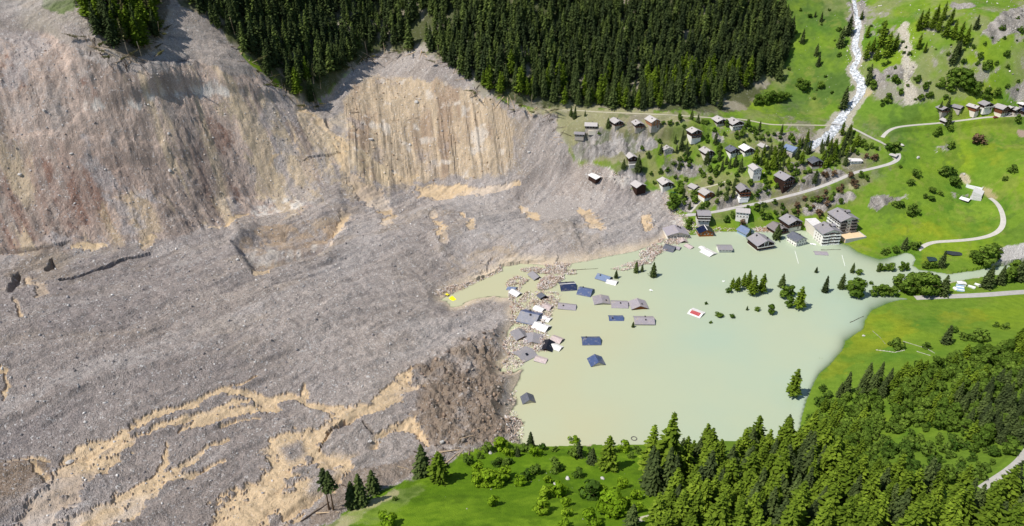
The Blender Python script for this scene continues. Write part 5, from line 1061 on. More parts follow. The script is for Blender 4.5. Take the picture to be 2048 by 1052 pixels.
# ---- the wood on the far slope
FARW = [(345,-70),(352,10),(372,8),(425,45),(470,95),(510,135),(545,155),(580,180),(620,207),(650,198),(672,165),(690,135),(735,108),(800,98),(855,102),(895,128),(940,168),(985,192),(1060,208),(1130,216),(1300,219),(1400,217),(1460,200),(1500,178),(1545,160),(1570,120),(1585,80),(1560,20),(1490,-10),(1470,-70)]
P_, Q_ = scatter(FARW, 6.8, 95, .5)
keep = rnd.sample(range(len(P_)), len(P_)); rest = []
gap = fbm(P_[:, 0], P_[:, 1], 30, 3, 401)
order = np.argsort(-Q_[:, 1]); ns = nl = 0
for k in order:
    p, q = P_[k], Q_[k]
    if gap[k] > .52 or not clear(p[0], p[1]): continue
    h = rnd.uniform(15, 29); lar = rnd.random() < (.18 if q[0] < 700 else .36)
    fw = 'left of sandy scarp' if q[0] < 690 else 'above sandy scarp' if q[0] < 1000 else 'along the forest track'
    edge = q[0] < 760 and q[1] > 100 or (q[0] < 520 and q[1] > 70)
    if edge and rnd.random() < .3 and ns < 100: tree('spruce_old', p, h * .95, 'thin half-bare spruce at torn edge of the far wood', 'half-bare spruces at the torn forest edge', 1.0, .06)
    elif lar and nl < 70: nl += 1; tree('larch', p, h * .95, 'lighter larch at the front of far wood ' + fw, 'larches at the front of the far wood', 1.2)
    elif not lar and ns < 100: ns += 1; tree('spruce', p, h, 'dark spruce at the front of far wood ' + fw, 'spruces at the front of the far wood', 1.2)
    elif q[1] > -60: rest.append((p, h, .85 if lar else rnd.uniform(0, .35)))
P_, Q_ = scatter([(150,-60),(168,30),(198,72),(232,100),(275,112),(310,85),(326,35),(345,-60)], 6.8, 97)
for p in P_: tree('spruce_old' if rnd.random() < .28 else ('larch' if rnd.random() < .55 else 'spruce'), p, rnd.uniform(21, 30), 'conifer in the isolated stand above the left scarp', 'conifers above the left scarp', 1.3, .04)
for line, n_, lb in (([(470,98),(520,150),(570,180),(622,212),(655,200)], 20, 'uprooted spruce toppled left of sandy scarp'), ([(690,145),(740,112),(800,104),(860,106),(900,132)], 14, 'uprooted spruce toppled above sandy scarp'), ([(900,132),(960,190),(1040,212),(1100,228)], 14, 'uprooted spruce toppled right of sandy scarp'), ([(175,75),(215,110),(260,128),(300,105),(330,60),(360,20)], 20, 'uprooted spruce toppled round the isolated stand')):
    for i in range(n_):
        k = rnd.random() * (len(line) - 1); a, b = line[int(k)], line[min(len(line) - 1, int(k) + 1)]; f = k - int(k); p = on_ground(a[0] + (b[0] - a[0]) * f + rnd.gauss(0, 6), a[1] + (b[1] - a[1]) * f + rnd.gauss(0, 4))
        o = tree('spruce_old', (p[0], p[1], p[2] + .6), rnd.uniform(9, 18), lb, lb.replace('spruce', 'spruces'), .8); o.rotation_euler = (math.radians(rnd.uniform(60, 84)), 0, rnd.random() * 6.28); o.name = 'uprooted_spruce'
VS = []; FS = []; TI = []; off = 0
for (p, h, ti) in rest:
    v_, f_ = rnd.choice(GEO['c']); a = rnd.random() * 6.28; s_ = h / 24.0; c_, s2 = math.cos(a), math.sin(a)
    w_ = np.stack([(v_[:, 0] * c_ - v_[:, 1] * s2) * s_ * 1.22, (v_[:, 0] * s2 + v_[:, 1] * c_) * s_ * 1.22, v_[:, 2] * s_], 1) + np.array(p, np.float32); VS.append(w_); FS.append(np.array(f_, np.int32) + off); TI.append(np.full(len(v_), ti + rnd.uniform(-.1, .15), np.float32)); off += len(v_)
if VS:
    VS = np.concatenate(VS); FS = np.concatenate(FS); TI = np.concatenate(TI); me = bpy.data.meshes.new('far_wood'); me.vertices.add(len(VS)); me.vertices.foreach_set('co', VS.astype(np.float32).ravel())
    me.loops.add(FS.size); me.loops.foreach_set('vertex_index', FS.ravel()); me.polygons.add(len(FS)); me.polygons.foreach_set('loop_start', np.arange(len(FS), dtype=np.int32) * 4); me.update()
    a = me.attributes.new('tint', 'FLOAT', 'POINT'); a.data.foreach_set('value', TI); me.materials.append(L_WOOD); o = bpy.data.objects.new('far_wood', me); COL.objects.link(o)
    tag(o, 'dense mass of conifers filling the steep far slope', 'wood', kind='stuff')
from collections import Counter
print('TREES', Counter(o.name.split('.')[0] for o in bpy.data.objects if o.type == 'EMPTY'), 'rest', len(rest))
# ------------------------------------------------------------------ roads, stream, ponds
ROADM = simple('pale_gravel_road', (178,173,164), .9, .14, .5); ASPH = simple('worn_concrete_road', (172,168,163), .85, .14, .4); PATHM = simple('pale_path', (184,178,154), .9, .15, .6)
ROADLAB = {'forest_track': 'pale track along the foot of the far wood', 'stream_lane': 'lane from torrent bridge down to road fork', 'hamlet_road': 'road curving up to the hamlet', 'village_road': 'main village road descending to the drowned shore', 'meadow_lane': 'curving lane from white building to the flooded corner', 'valley_road': 'valley road that runs into the lake', 'hillside_lane': 'lane on wooded hillside at lower right', 'foot_path': 'path at bottom edge by the near wood', 'pond_lane': 'pale lane above the green pond', 'concrete_steps': 'straight concrete path down from orange chalet'}
for nm, (C_, wd) in ROAD_LINES.items():
    m = MB(); n = len(C_); K = 5; vs = []; fs = []
    for i in range(n):
        t = C_[min(n - 1, i + 1)] - C_[max(0, i - 1)]; t = t / max(1e-6, np.hypot(t[0], t[1])); nx, ny = -t[1], t[0]
        for k in range(K):
            u_ = (k / (K - 1) - .5) * wd; x_, y_ = C_[i, 0] + nx * u_, C_[i, 1] + ny * u_; vs.append((x_, y_, max(C_[i, 2], float(ground_z(x_, y_))) + .07))
        for k in range(K): vs.append((vs[i * 2 * K + k][0], vs[i * 2 * K + k][1], vs[i * 2 * K + k][2] - .5))
    for i in range(n - 1):
        a, b = i * 2 * K, (i + 1) * 2 * K
        for k in range(K - 1): fs.append((a + k, a + k + 1, b + k + 1, b + k))
        fs.append((a, b, b + K, a + K)); fs.append((a + K - 1, a + 2 * K - 1, b + 2 * K - 1, b + K - 1))
    m.add(vs, fs); o = m.build(nm if nm in ('forest_track',) else nm, PATHM if nm in ('forest_track', 'foot_path', 'pond_lane') else (ASPH if nm in ('valley_road', 'village_road') else ROADM)); o['kind'] = 'structure'; o['label'] = ROADLAB[nm]
wm = NT('white_water'); wp = wm.n('ShaderNodeNewGeometry').outputs['Position']; nz = wm.noise(.45, 6, wp, .75)
wm.base(wm.ramp(nz.outputs[0], .40, .60, lin(112,118,122) + (1,), lin(226,228,230) + (1,))); wm.b.inputs['Roughness'].default_value = .5; wm.bumpn(nz.outputs[0], .8, .8)
m = MB(); n, K = len(STREAM_C), 7; vs = []; fs = []
for i in range(n):
    t = STREAM_C[min(n - 1, i + 1)] - STREAM_C[max(0, i - 1)]; t = t / max(1e-6, np.hypot(t[0], t[1])); wd = STREAM_W[i]
    for k in range(K):
        u_ = (k / (K - 1) - .5) * wd * rnd.uniform(.75, 1.15); x_, y_ = STREAM_C[i, 0] - t[1] * u_, STREAM_C[i, 1] + t[0] * u_
        vs.append((x_, y_, float(ground_z(x_, y_)) + (.45 if 0 < k < K - 1 else .05) + rnd.uniform(0, .25)))
for i in range(n - 1):
    for k in range(K - 1): fs.append((i * K + k, i * K + k + 1, (i + 1) * K + k + 1, (i + 1) * K + k))
m.add(vs, fs); o = m.build('mountain_stream', wm.m); o['kind'] = 'structure'; o['label'] = 'white torrent tumbling down the slope at upper right'
def pond(nm, pts, rgb, label, dz):
    P = [on_ground(*q) for q in pts]; z = min(q[2] for q in P) + dz; c_ = np.mean(P, 0); m = MB(); N = len(P)
    vs = [(c_[0] + (q[0] - c_[0]) * 1.12, c_[1] + (q[1] - c_[1]) * 1.12, z) for q in P]; m.add(vs + [(c_[0], c_[1], z)], [(i, (i + 1) % N, N) for i in range(N)])
    o = m.build(nm, simple(nm + '_water', rgb, .15, .15, .3, .05, .5)); o['kind'] = 'structure'; o['label'] = label
pond('green_pond', POND_G, (22,78,76), 'dark green pond at debris edge', 1.0); pond('dark_pond', POND_A, (52,56,68), 'round dark pond inside the lane curve', 1.0); pond('small_dark_pond', POND_B, (42,62,68), 'smaller dark pond left of conifer', 1.0)

# ------------------------------------------------------------------ timber and masonry wreckage
def vcol_mat(name):
    n = NT(name); n.base(n.attr('piece_colour').outputs[0]); n.b.inputs['Roughness'].default_value = .85; n.b.inputs['Specular IOR Level'].default_value = .15; return n.m
WRECK = vcol_mat('splintered_timber'); STONEM = vcol_mat('debris_stone')
PALS = [((226,210,198),.40),((206,186,168),.17),((176,150,128),.11),((234,230,226),.18),((120,86,70),.06),((168,116,104),.04),((92,96,112),.03),((60,48,44),.01)]
BOXV = np.array([(-1,-1,-1),(1,-1,-1),(1,1,-1),(-1,1,-1),(-1,-1,1),(1,-1,1),(1,1,1),(-1,1,1)], np.float32) * .5
BOXF = np.array([(0,3,2,1),(4,5,6,7),(0,1,5,4),(1,2,6,5),(2,3,7,6),(3,0,4,7)], np.int32)
def joined(name, V, F, Cc, mat, label, cat):
    """V: pieces x verts x 3, F: one piece's quads"""
    n, k = V.shape[:2]; me = bpy.data.meshes.new(name); me.vertices.add(n * k); me.vertices.foreach_set('co', V.astype(np.float32).ravel())
    FF = (F[None] + (np.arange(n) * k)[:, None, None]).reshape(-1, F.shape[1]).astype(np.int32); me.loops.add(FF.size); me.loops.foreach_set('vertex_index', FF.ravel()); me.polygons.add(len(FF)); me.polygons.foreach_set('loop_start', np.arange(len(FF), dtype=np.int32) * F.shape[1]); me.update()
    a = me.attributes.new('piece_colour', 'FLOAT_COLOR', 'POINT'); a.data.foreach_set('color', np.concatenate([np.repeat(Cc, k, 0), np.ones((n * k, 1))], 1).astype(np.float32).ravel()); me.materials.append(mat)
    o = bpy.data.objects.new(name, me); COL.objects.link(o); return tag(o, label, cat, kind='stuff')
def rand_rot(rs, n, flat=.35):
    a = rs.uniform(0, 6.283, n); b = rs.normal(0, flat, n); c_ = rs.normal(0, flat, n); ca, sa, cb, sb, cc, sc_ = np.cos(a), np.sin(a), np.cos(b), np.sin(b), np.cos(c_), np.sin(c_)
    Rz = np.zeros((n, 3, 3)); Rz[:, 0, 0] = ca; Rz[:, 0, 1] = -sa; Rz[:, 1, 0] = sa; Rz[:, 1, 1] = ca; Rz[:, 2, 2] = 1
    Ry = np.zeros((n, 3, 3)); Ry[:, 0, 0] = cb; Ry[:, 0, 2] = sb; Ry[:, 2, 0] = -sb; Ry[:, 2, 2] = cb; Ry[:, 1, 1] = 1
    Rx = np.zeros((n, 3, 3)); Rx[:, 1, 1] = cc; Rx[:, 1, 2] = -sc_; Rx[:, 2, 1] = sc_; Rx[:, 2, 2] = cc; Rx[:, 0, 0] = 1
    return Rz @ Ry @ Rx
def rubble(pts, dens, seed, label, pile=.9, big=.62):
    P_, Q_ = scatter(pts, 1.0 / math.sqrt(dens * 2.3), seed, .9); rs = np.random.RandomState(seed); n = len(P_)
    if not n: return
    k_ = vnoise(P_[:, 0] / 4.0, P_[:, 1] / 4.0, seed); keep = k_ + rs.uniform(-.25, .25, n) > .33; P_ = P_[keep]; n = len(P_); k_ = k_[keep]
    S3 = np.stack([rs.uniform(.8, 3.2, n) * rs.choice([1, 1, 1.8], n), rs.uniform(.12, .62, n), rs.uniform(.08, .4, n)], 1) * big
    R3 = rand_rot(rs, n, .5); V = np.einsum('nij,nkj->nki', R3, BOXV[None] * S3[:, None]) ; z = np.maximum(P_[:, 2], 0) + rs.uniform(.0, 1, n) * pile * k_ * 1.6 + .05
    V += np.stack([P_[:, 0], P_[:, 1], z], 1)[:, None]; ci = rs.choice(len(PALS), n, p=[q[1] for q in PALS]); Cc = np.array([cols(q[0]) for q in PALS])[ci] * rs.uniform(.75, 1.15, (n, 1))
    return joined('wreckage', V, BOXF, np.clip(Cc, 0, .9), WRECK, label, 'wreckage')
rubble([(868,590),(880,578),(930,566),(985,545),(1002,530),(1004,545),(950,570),(915,588),(885,598)], .95, 501, 'splintered timber along left arm of the lake')
rubble([(1038,550),(1060,543),(1085,533),(1112,526),(1142,529),(1138,545),(1152,552),(1152,566),(1120,563),(1080,561),(1045,557)], 1.3, 502, 'raft of splintered timber around crumpled grey roof', 1.2)
rubble([(1072,598),(1078,580),(1100,564),(1127,558),(1128,577),(1106,594),(1086,603)], 1.4, 503, 'timber wreckage left of navy roof with white ridge', 1.3)
rubble([(1012,582),(1035,570),(1060,578),(1040,595),(1030,612),(1018,600)], 1.0, 504, 'white wreckage at the tip of debris lobe')
rubble([(1022,612),(1048,603),(1085,603),(1125,606),(1108,640),(1098,662),(1060,664),(1022,650)], .9, 505, 'wreckage strewn around big navy and grey roof')
rubble([(1002,690),(1025,664),(1088,660),(1098,700),(1104,722),(1060,728),(1020,748),(992,733),(1018,712)], 1.0, 506, 'wreckage strewn around the grey skylight roof')
rubble([(1268,548),(1278,510),(1320,478),(1368,468),(1382,478),(1350,505),(1312,528),(1300,548)], 1.5, 507, 'spit of splintered timber below the big shoved house', 1.4)
rubble([(1222,558),(1255,542),(1292,533),(1284,550),(1245,562)], 1.2, 508, 'timber strip between tilted blue roof and spit')
rubble([(1018,792),(1034,780),(1030,830),(1048,848),(1047,888),(1024,888),(1008,832)], .45, 509, 'scattered timber on the muddy western shore', .3)
rubble([(1322,384),(1340,392),(1348,412),(1378,436),(1402,452),(1372,468),(1350,445),(1325,402)], .55, 510, 'pale rubble along the debris front by green pond', .4)
rubble([(1152,324),(1200,334),(1252,350),(1296,376),(1250,374),(1188,352)], .4, 511, 'pale rubble on debris below the cliff', .4)
rubble([(1502,456),(1548,452),(1562,466),(1518,470)], .9, 512, 'brown timber on bank beside the brown-roofed chalet', .4)
rubble([(1362,462),(1400,452),(1470,456),(1470,464),(1400,470)], .5, 513, 'loose timber along shore by solar-roofed house', .3)
# ------------------------------------------------------------------ stones on the debris
IV = np.array([(0,0,1),(.9,0,.3),(.28,.85,.4),(-.72,.53,.35),(-.72,-.53,.3),(.28,-.85,.42),(.72,.53,-.4),(-.28,.85,-.4),(-.9,0,-.4),(-.28,-.85,-.4),(.72,-.53,-.4),(0,0,-.9)], np.float32)
IF = np.array([(0,1,2),(0,2,3),(0,3,4),(0,4,5),(0,5,1),(1,6,2),(2,7,3),(3,8,4),(4,9,5),(5,10,1),(2,6,7),(3,7,8),(4,8,9),(5,9,10),(1,10,6),(11,7,6),(11,8,7),(11,9,8),(11,10,9),(11,6,10)], np.int32)
def stones(pts, spacing, seed, smin, smax, pal, label, keepf=1.0):
    P_, Q_ = scatter(pts, spacing, seed, .9); rs = np.random.RandomState(seed); k = (rs.rand(len(P_)) < keepf) & (ground_z(P_[:, 0], P_[:, 1]) > .1); P_ = P_[k]; n = len(P_)
    s_ = smin + (smax - smin) * rs.rand(n) ** 4; R3 = rand_rot(rs, n, .8); V = np.einsum('nij,nkj->nki', R3, IV[None] * (s_[:, None, None] * rs.uniform(.55, 1.2, (n, 12, 1)) * np.array([1, .8, .65])))
    V += (P_ + np.stack([0 * s_, 0 * s_, s_ * .15], 1))[:, None]; Cc = np.array([cols(q) for q in pal])[rs.randint(0, len(pal), n)] * rs.uniform(.7, 1.2, (n, 1)); return joined('loose_stones', V, IF, np.clip(Cc, 0, .85), STONEM, label, 'stones')
GREYP = [(150,146,144),(178,174,170),(206,202,196),(128,122,120)]
stones([(0,60),(150,100),(310,145),(385,125),(560,185),(690,290),(640,430),(430,460),(140,500),(-40,515),(-40,60)], 3.4, 601, .25, 1.15, GREYP + [(210,200,186),(160,140,124)], 'loose pale stones strewn over the left scarp', .8)
stones([(-40,520),(140,505),(430,470),(640,440),(820,385),(1040,380),(1230,350),(1330,400),(1340,470),(1000,525),(880,585),(1000,600),(930,660),(820,740),(600,820),(440,780),(150,900),(-40,900)], 4.6, 602, .3, 1.25, GREYP, 'loose stones strewn over grey debris tongue', .7)
stones([(-40,900),(150,900),(440,790),(600,830),(640,880),(520,1000),(440,1080),(-40,1080)], 3.4, 603, .25, 1.0, GREYP, 'loose stones strewn over the lower left debris', .7)
stones([(690,200),(740,155),(880,168),(1005,218),(1035,310),(1020,350),(820,368),(720,350)], 3.2, 604, .3, 1.4, [(198,176,146),(176,150,120),(214,204,190),(150,128,104)], 'stones bedded in sandy striated scarp', .6)
stones(BROWN, 2.6, 605, .4, 1.8, [(150,130,112),(132,116,104),(160,150,140)], 'clods and stones on the brown hummocks', .7)
stones([(690,120),(800,102),(900,135),(1040,215),(1110,240),(1140,330),(1050,330),(1030,240),(950,185),(800,145),(700,160)], 4.0, 606, .3, 1.2, GREYP, 'stones on grey debris fringe above sandy scarp', .7)
stones([(1695,-5),(1730,-5),(1735,60),(1722,110),(1735,170),(1720,200),(1690,240),(1660,275),(1610,302),(1640,270),(1680,225),(1700,190),(1690,130),(1700,60)], 2.4, 607, .35, 1.6, [(196,188,176),(216,212,206),(160,152,142)], 'boulders and gravel lining the white torrent', .7)
stones([(1800,48),(1822,48),(1835,100),(1830,140),(1840,196),(1806,196),(1806,140),(1800,100)], 2.0, 608, .3, 1.1, [(206,198,178),(190,180,160),(220,214,200)], 'pale scree stones in the gully', .8)
stones([(1960,508),(2000,498),(2060,488),(2060,520),(2000,528),(1950,528)], 2.2, 609, .3, 1.2, [(206,204,202),(180,176,172)], 'pale gravel bar stones at river mouth', .8)
stones([(1500,0),(1690,0),(1695,200),(1560,245),(1490,215),(1560,150)], 9, 610, .25, .9, [(196,190,176),(170,164,150)], 'pale stones dotted over meadow left of the torrent', .6)
stones([(1740,10),(2060,0),(2060,210),(1850,200),(1740,200)], 6, 611, .3, 1.4, [(176,170,158),(150,144,134),(200,194,182)], 'pale stones dotted over slope right of the torrent', .7)
stones([(1150,260),(1500,240),(1780,290),(1680,370),(1500,400),(1350,420),(1300,380)], 7, 612, .3, 1.2, [(176,170,158),(150,144,134)], 'stones dotted over the village spur', .6)
stones([(900,930),(1280,900),(1300,1040),(800,1050)], 12, 613, .2, .8, [(186,180,168),(160,154,142)], 'grey stones dotted over the green knoll', .5)
def boulder(px_, py_, s_, label, rgb=(186,182,176)):
    p = on_ground(px_, py_); s_ *= .62; r = random.Random(int(px_)); bm = bmesh.new(); bmesh.ops.create_icosphere(bm, subdivisions=2, radius=1)
    ph = [r.uniform(0, 6) for _ in range(6)]
    for v_ in bm.verts:
        c_ = v_.co; k = 1 + .2 * math.sin(3 * c_.x + ph[0]) * math.cos(2.6 * c_.y + ph[1]) + .15 * math.sin(5 * c_.z + ph[2]) + r.uniform(-.07, .07); v_.co = Vector((c_.x * 1.2, c_.y * .9, c_.z * .8)) * k * s_
    me = bpy.data.meshes.new('boulder'); bm.to_mesh(me); bm.free(); me.materials.append(simple('boulder_rock_%d' % rgb[0], rgb, .9, .25, 1.2, .4)); o = bpy.data.objects.new('boulder', me); COL.objects.link(o); o.location = (p[0], p[1], p[2] + s_ * .3); o.rotation_euler = (0, 0, r.random() * 6)
    return tag(o, label, 'boulder', 'large boulders')
for a in [(833,205,2.8,'long pale boulder high on the sandy scarp'),(742,280,3.0,'pale slab boulder at left edge of sandy scarp'),(820,290,2.2,'pale boulder low on the sandy scarp'),(722,160,1.6,'white boulder at top left of sandy scarp'),(884,262,1.6,'small pale boulder in middle of sandy scarp'),(140,925,2.2,'dark-shadowed boulder beside lower left sand channel'),(338,268,2.0,'white boulder in middle of the left scarp'),(340,342,2.4,'white boulder cluster low on left scarp'),(40,350,2.4,'pale boulder at the far left scarp'),(88,222,1.8,'pale boulder on upper left scarp'),(143,308,1.6,'small white boulder on left scarp'),(1058,305,2.4,'pale boulder at right foot of sandy scarp'),(475,520,1.8,'pale boulder beside crater left rim'),(740,884,1.6,'white boulder among sand pools'),(860,292,1.4,'small boulder beside low sandy gullies'),(884,885,1.8,'white boulder near the green knoll edge'),(1804,291,2.4,'white boulder in meadow right of road fork'),(1836,316,2.2,'white boulder on the meadow right of road bend'),(1110,968,1.4,'grey boulder on knoll'),(1205,958,1.5,'grey boulder right side of knoll'),(1135,958,1.8,'flat grey boulder beside knoll shrub'),(980,906,1.8,'flat boulder at the upper left of knoll'),(1320,985,1.6,'pale boulder at edge of near wood'),(1655,721,1.2,'white boulder on lower right shore'),(1727,672,1.4,'white boulder on right meadow corner'),(1928,349,1.6,'boulder at small landslip on meadow')]: boulder(*a)
# ------------------------------------------------------------------ fallen trunks
def log_mesh(L_, r0, seed):
    m = MB(); r = random.Random(seed); n, K = 6, 4; vs = []
    for q in range(K + 1):
        x = -L_ / 2 + L_ * q / K; rad = r0 * (1 - .6 * q / K); oy, oz = r.uniform(-.12, .12), r.uniform(-.1, .1)
        vs += [(x, oy + rad * math.cos(6.283 * i / n), oz + rad * math.sin(6.283 * i / n)) for i in range(n)]
    m.add(vs, [(q * n + i, q * n + (i + 1) % n, (q + 1) * n + (i + 1) % n, (q + 1) * n + i) for q in range(K) for i in range(n)] + [tuple(range(n)), tuple(range(K * n, K * n + n))])
    for k in range(6):
        x = r.uniform(-.4, .45) * L_; a = r.random() * 6.28; l = r.uniform(.5, 1.4); m.tube((x, 0, 0), (x + l * .6, l * math.cos(a), l * math.sin(a)), .06, 3)
    return m
LOGM = [simple('fallen_trunk_grey', (128,114,98), .95, .25, 2), simple('fallen_trunk_pale', (196,172,140), .9, .2, 2), simple('fallen_trunk_dark', (72,60,50), .95, .25, 2)]
LOGS = []
for q in range(6):
    o = log_mesh(9 + q * 1.2, .32, q).build('log_pattern', LOGM[q % 3]); LOGS.append(o.data); bpy.data.objects.remove(o)
def log(p, yaw, label, group, s_=1.0, pick=None, tilt=None, lift=.25):
    """a trunk lying along the slope"""
    o = bpy.data.objects.new('fallen_trunk', LOGS[rnd.randrange(6) if pick is None else pick]); COL.objects.link(o); L_ = 5 * s_
    dx, dy = math.cos(yaw) * L_, math.sin(yaw) * L_; za = max(0, float(ground_z(p[0] - dx, p[1] - dy))); zb = max(0, float(ground_z(p[0] + dx, p[1] + dy)))
    o.location = (p[0], p[1], (za + zb) / 2 + lift * s_); o.rotation_euler = (0, -math.atan2(zb - za, 2 * L_) + (tilt or 0), yaw); o.scale = (s_,) * 3; return tag(o, label, 'log', group)
def log_band(line, n, spread, label, group, seed):
    r = random.Random(seed)
    for i in range(n):
        k = r.random() * (len(line) - 1); a, b = line[int(k)], line[min(len(line) - 1, int(k) + 1)]; f = k - int(k)
        p = on_ground(a[0] + (b[0] - a[0]) * f + r.gauss(0, spread), a[1] + (b[1] - a[1]) * f + r.gauss(0, spread * .7)); log(p, r.uniform(0, 6.28), label, group, r.uniform(.6, 1.25))
log_band([(470,100),(520,150),(570,180),(625,212)], 26, 9, 'fallen trunk along torn forest edge left of the sandy scarp', 'trunks left of the sandy scarp', 1)
log_band([(690,140),(740,112),(800,106),(860,108),(900,135)], 24, 7, 'fallen trunk along forest edge at top of the sandy scarp', 'trunks above the sandy scarp', 2)
log_band([(900,135),(960,190),(1040,214),(1100,232),(1130,280)], 34, 9, 'fallen trunk along forest edge right of the sandy scarp', 'trunks right of the sandy scarp', 3)
log_band([(180,90),(240,125),(290,125),(330,60),(370,20),(420,50)], 30, 11, 'fallen trunk around the isolated stand above left scarp', 'trunks above the left scarp', 4)
log_band([(640,1030),(700,990),(780,950),(850,925),(900,905),(960,880)], 26, 10, 'driftwood trunk on brown mud above the green knoll', 'trunks on the brown mud', 5)
log_band([(880,780),(960,800),(940,860),(1000,860)], 8, 14, 'trunk stranded on the brown hummocks', 'trunks on the brown hummocks', 6)
log_band([(730,250),(720,235),(930,235),(960,240),(1000,260)], 6, 8, 'dark trunk lying across sandy scarp', 'trunks on the sandy scarp', 7)
for a, b, lb in [((1128,541),(1196,537),'long thin trunk afloat right of timber raft'),((1642,500),(1682,499),'thin trunk afloat near the right shore'),((1700,645),(1728,632),'dark trunk floating at lower right shallows')]:
    A, B = at_z(*a, .1), at_z(*b, .1); d = B - A; o = bpy.data.objects.new('drifting_log', LOGS[2]); COL.objects.link(o); o.location = tuple((A + B) / 2 * np.array([1, 1, 0]) + np.array([0, 0, .12])); L_ = float(np.hypot(d[0], d[1])); o.rotation_euler = (0, 0, math.atan2(d[1], d[0])); o.scale = (L_ / 11.4, .8, .8); tag(o, lb, 'log', 'trunks afloat in the lake')
# broken snags leaning at the forest edge
for i, (a, b) in enumerate([(175,85),(192,95),(262,125),(283,112),(300,95),(318,70),(545,150),(600,190),(632,208),(470,70),(735,112),(770,108),(880,118),(1030,205),(1062,210)]):
    p = on_ground(a, b); m = MB(); m.tube((0, 0, -1), (rnd.uniform(-2.5, 2.5), rnd.uniform(-2.5, 2.5), rnd.uniform(8, 15)), .24, 6)
    for k in range(5): z = rnd.uniform(3, 8); t = rnd.random() * 6.28; m.tube((0, 0, z), (1.2 * math.cos(t), 1.2 * math.sin(t), z + .3), .06, 3)
    o = m.build('dead_tree', LOGM[i % 2]); o.location = tuple(p); tag(o, 'leafless snag at the torn edge of the forest', 'dead tree', 'snags at the forest edge')
# ------------------------------------------------------------------ smaller built things
def sheet(px_, py_, w_, l_, yaw, mat, label, cat, name, water=True, tilt=(4, 5), t=.15):
    p = on_ground(px_, py_, 0, water=water); m = MB(); n = 5; vs = []; r = random.Random(int(px_ + py_))
    for zz in (0, t):
        for i in range(n):
            for j in range(n): vs.append((w_ * (i / (n - 1) - .5), l_ * (j / (n - 1) - .5), zz + .22 * math.sin(i * 1.3 + px_) * math.cos(j * 1.1)))
    N = n * n; fs = []
    for i in range(n - 1):
        for j in range(n - 1): a = i * n + j; fs += [(a, a + 1, a + n + 1, a + n), (N + a, N + a + n, N + a + n + 1, N + a + 1)]
    for i in range(n - 1): fs += [(i, i + N, i + 1 + N, i + 1), (N - n + i, N - n + i + 1, 2 * N - n + i + 1, 2 * N - n + i), (i * n, (i + 1) * n, (i + 1) * n + N, i * n + N), (i * n + n - 1, i * n + n - 1 + N, (i + 1) * n + n - 1 + N, (i + 1) * n + n - 1)]
    m.add(vs, fs); o = m.build(name, mat); o.location = (p[0], p[1], p[2] + .25); o.rotation_euler = (math.radians(tilt[0]), math.radians(tilt[1]), math.radians(yaw)); return tag(o, label, cat)
YEL = simple('bright_yellow_tarpaulin', (246,232,20), .6, .08, .8)
sheet(892, 588, 3.0, 5.0, 60, YEL, 'smaller upper yellow tarpaulin at tip of the left lake arm', 'tarpaulin', 'tarpaulin', tilt=(6, 14)); sheet(905, 598, 3.2, 4.8, 40, YEL, 'larger lower yellow tarpaulin at tip of the left lake arm', 'tarpaulin', 'tarpaulin', tilt=(8, -10))
sheet(1626, 489, 2.2, 4.5, 80, WHITEP, 'small white raft afloat before the drowned apartment block', 'raft', 'floating_raft', tilt=(1, 1)); sheet(1302, 581, 1.8, 2.2, 30, WHITEP, 'white speck of flotsam right of tilted blue roof', 'flotsam', 'flotsam', tilt=(1, 1)); sheet(1447, 563, 1.3, 1.8, 70, WHITEP, 'tiny white flotsam in upper middle lake', 'flotsam', 'flotsam', tilt=(1, 1))
rr_ = next(o for o in bpy.data.objects if o.get('label', '').startswith('red and white roof'))
tp_ = math.tan(math.radians(14)); Hr_ = .1 + 4.25 * tp_; m = MB()
m.add([(-3.4, -3.4, Hr_ - 3.4 * tp_ + .3), (-.1, -3.4, Hr_ - .1 * tp_ + .3), (-.1, 3.6, Hr_ - .1 * tp_ + .3), (-3.4, 3.6, Hr_ - 3.4 * tp_ + .3), (-3.4, -3.4, Hr_ - 3.4 * tp_ + .36), (-.1, -3.4, Hr_ - .1 * tp_ + .36), (-.1, 3.6, Hr_ - .1 * tp_ + .36), (-3.4, 3.6, Hr_ - 3.4 * tp_ + .36)], [(0,3,2,1),(4,5,6,7),(0,1,5,4),(1,2,6,5),(2,3,7,6),(3,0,4,7)])
o = m.build('red_sheeting', simple('red_sheeting', (180,84,86), .7, .3, .9, 0, .2, 0, 0, .5), rr_); o['label'] = 'red sheeting on the upper roof slope'
bn_ = next(o for o in bpy.data.objects if o.get('label', '').startswith('big navy and grey roof')); tq = math.tan(math.radians(21)); Hq = .5 + 8.5 * tq; m = MB()
q_ = [(-9.1, -6.9), (-.5, -6.9), (-.5, 6.9), (-9.1, 6.9)]; m.add([(x, y_, Hq + x * tq + .30) for x, y_ in q_] + [(x, y_, Hq + x * tq + .36) for x, y_ in q_], [(0,3,2,1),(4,5,6,7),(0,1,5,4),(1,2,6,5),(2,3,7,6),(3,0,4,7)])
o = m.build('grey_roof_slope', simple('near_slope_grey', (136,136,142), .7, .22, .8, .2, .3, .45, 1, .4), bn_); o['label'] = 'near slope of the roof, painted lighter grey with silt stains'  # grey near-slope overlay; shade of the slope tilted away is put into colour
for (a, b), lb in zip((((1590,502),(1597,527)), ((1684,510),(1690,532))), ('white pole afloat below the drowned white-walled chalet', 'white pole afloat nearer the right shore')):
    A, B = at_z(*a, .1), at_z(*b, .1); m = MB(); m.tube((A[0], A[1], .12), (B[0], B[1], .12), .16, 8); o = m.build('floating_pole', WHITEP); tag(o, lb, 'pole', 'white poles afloat')
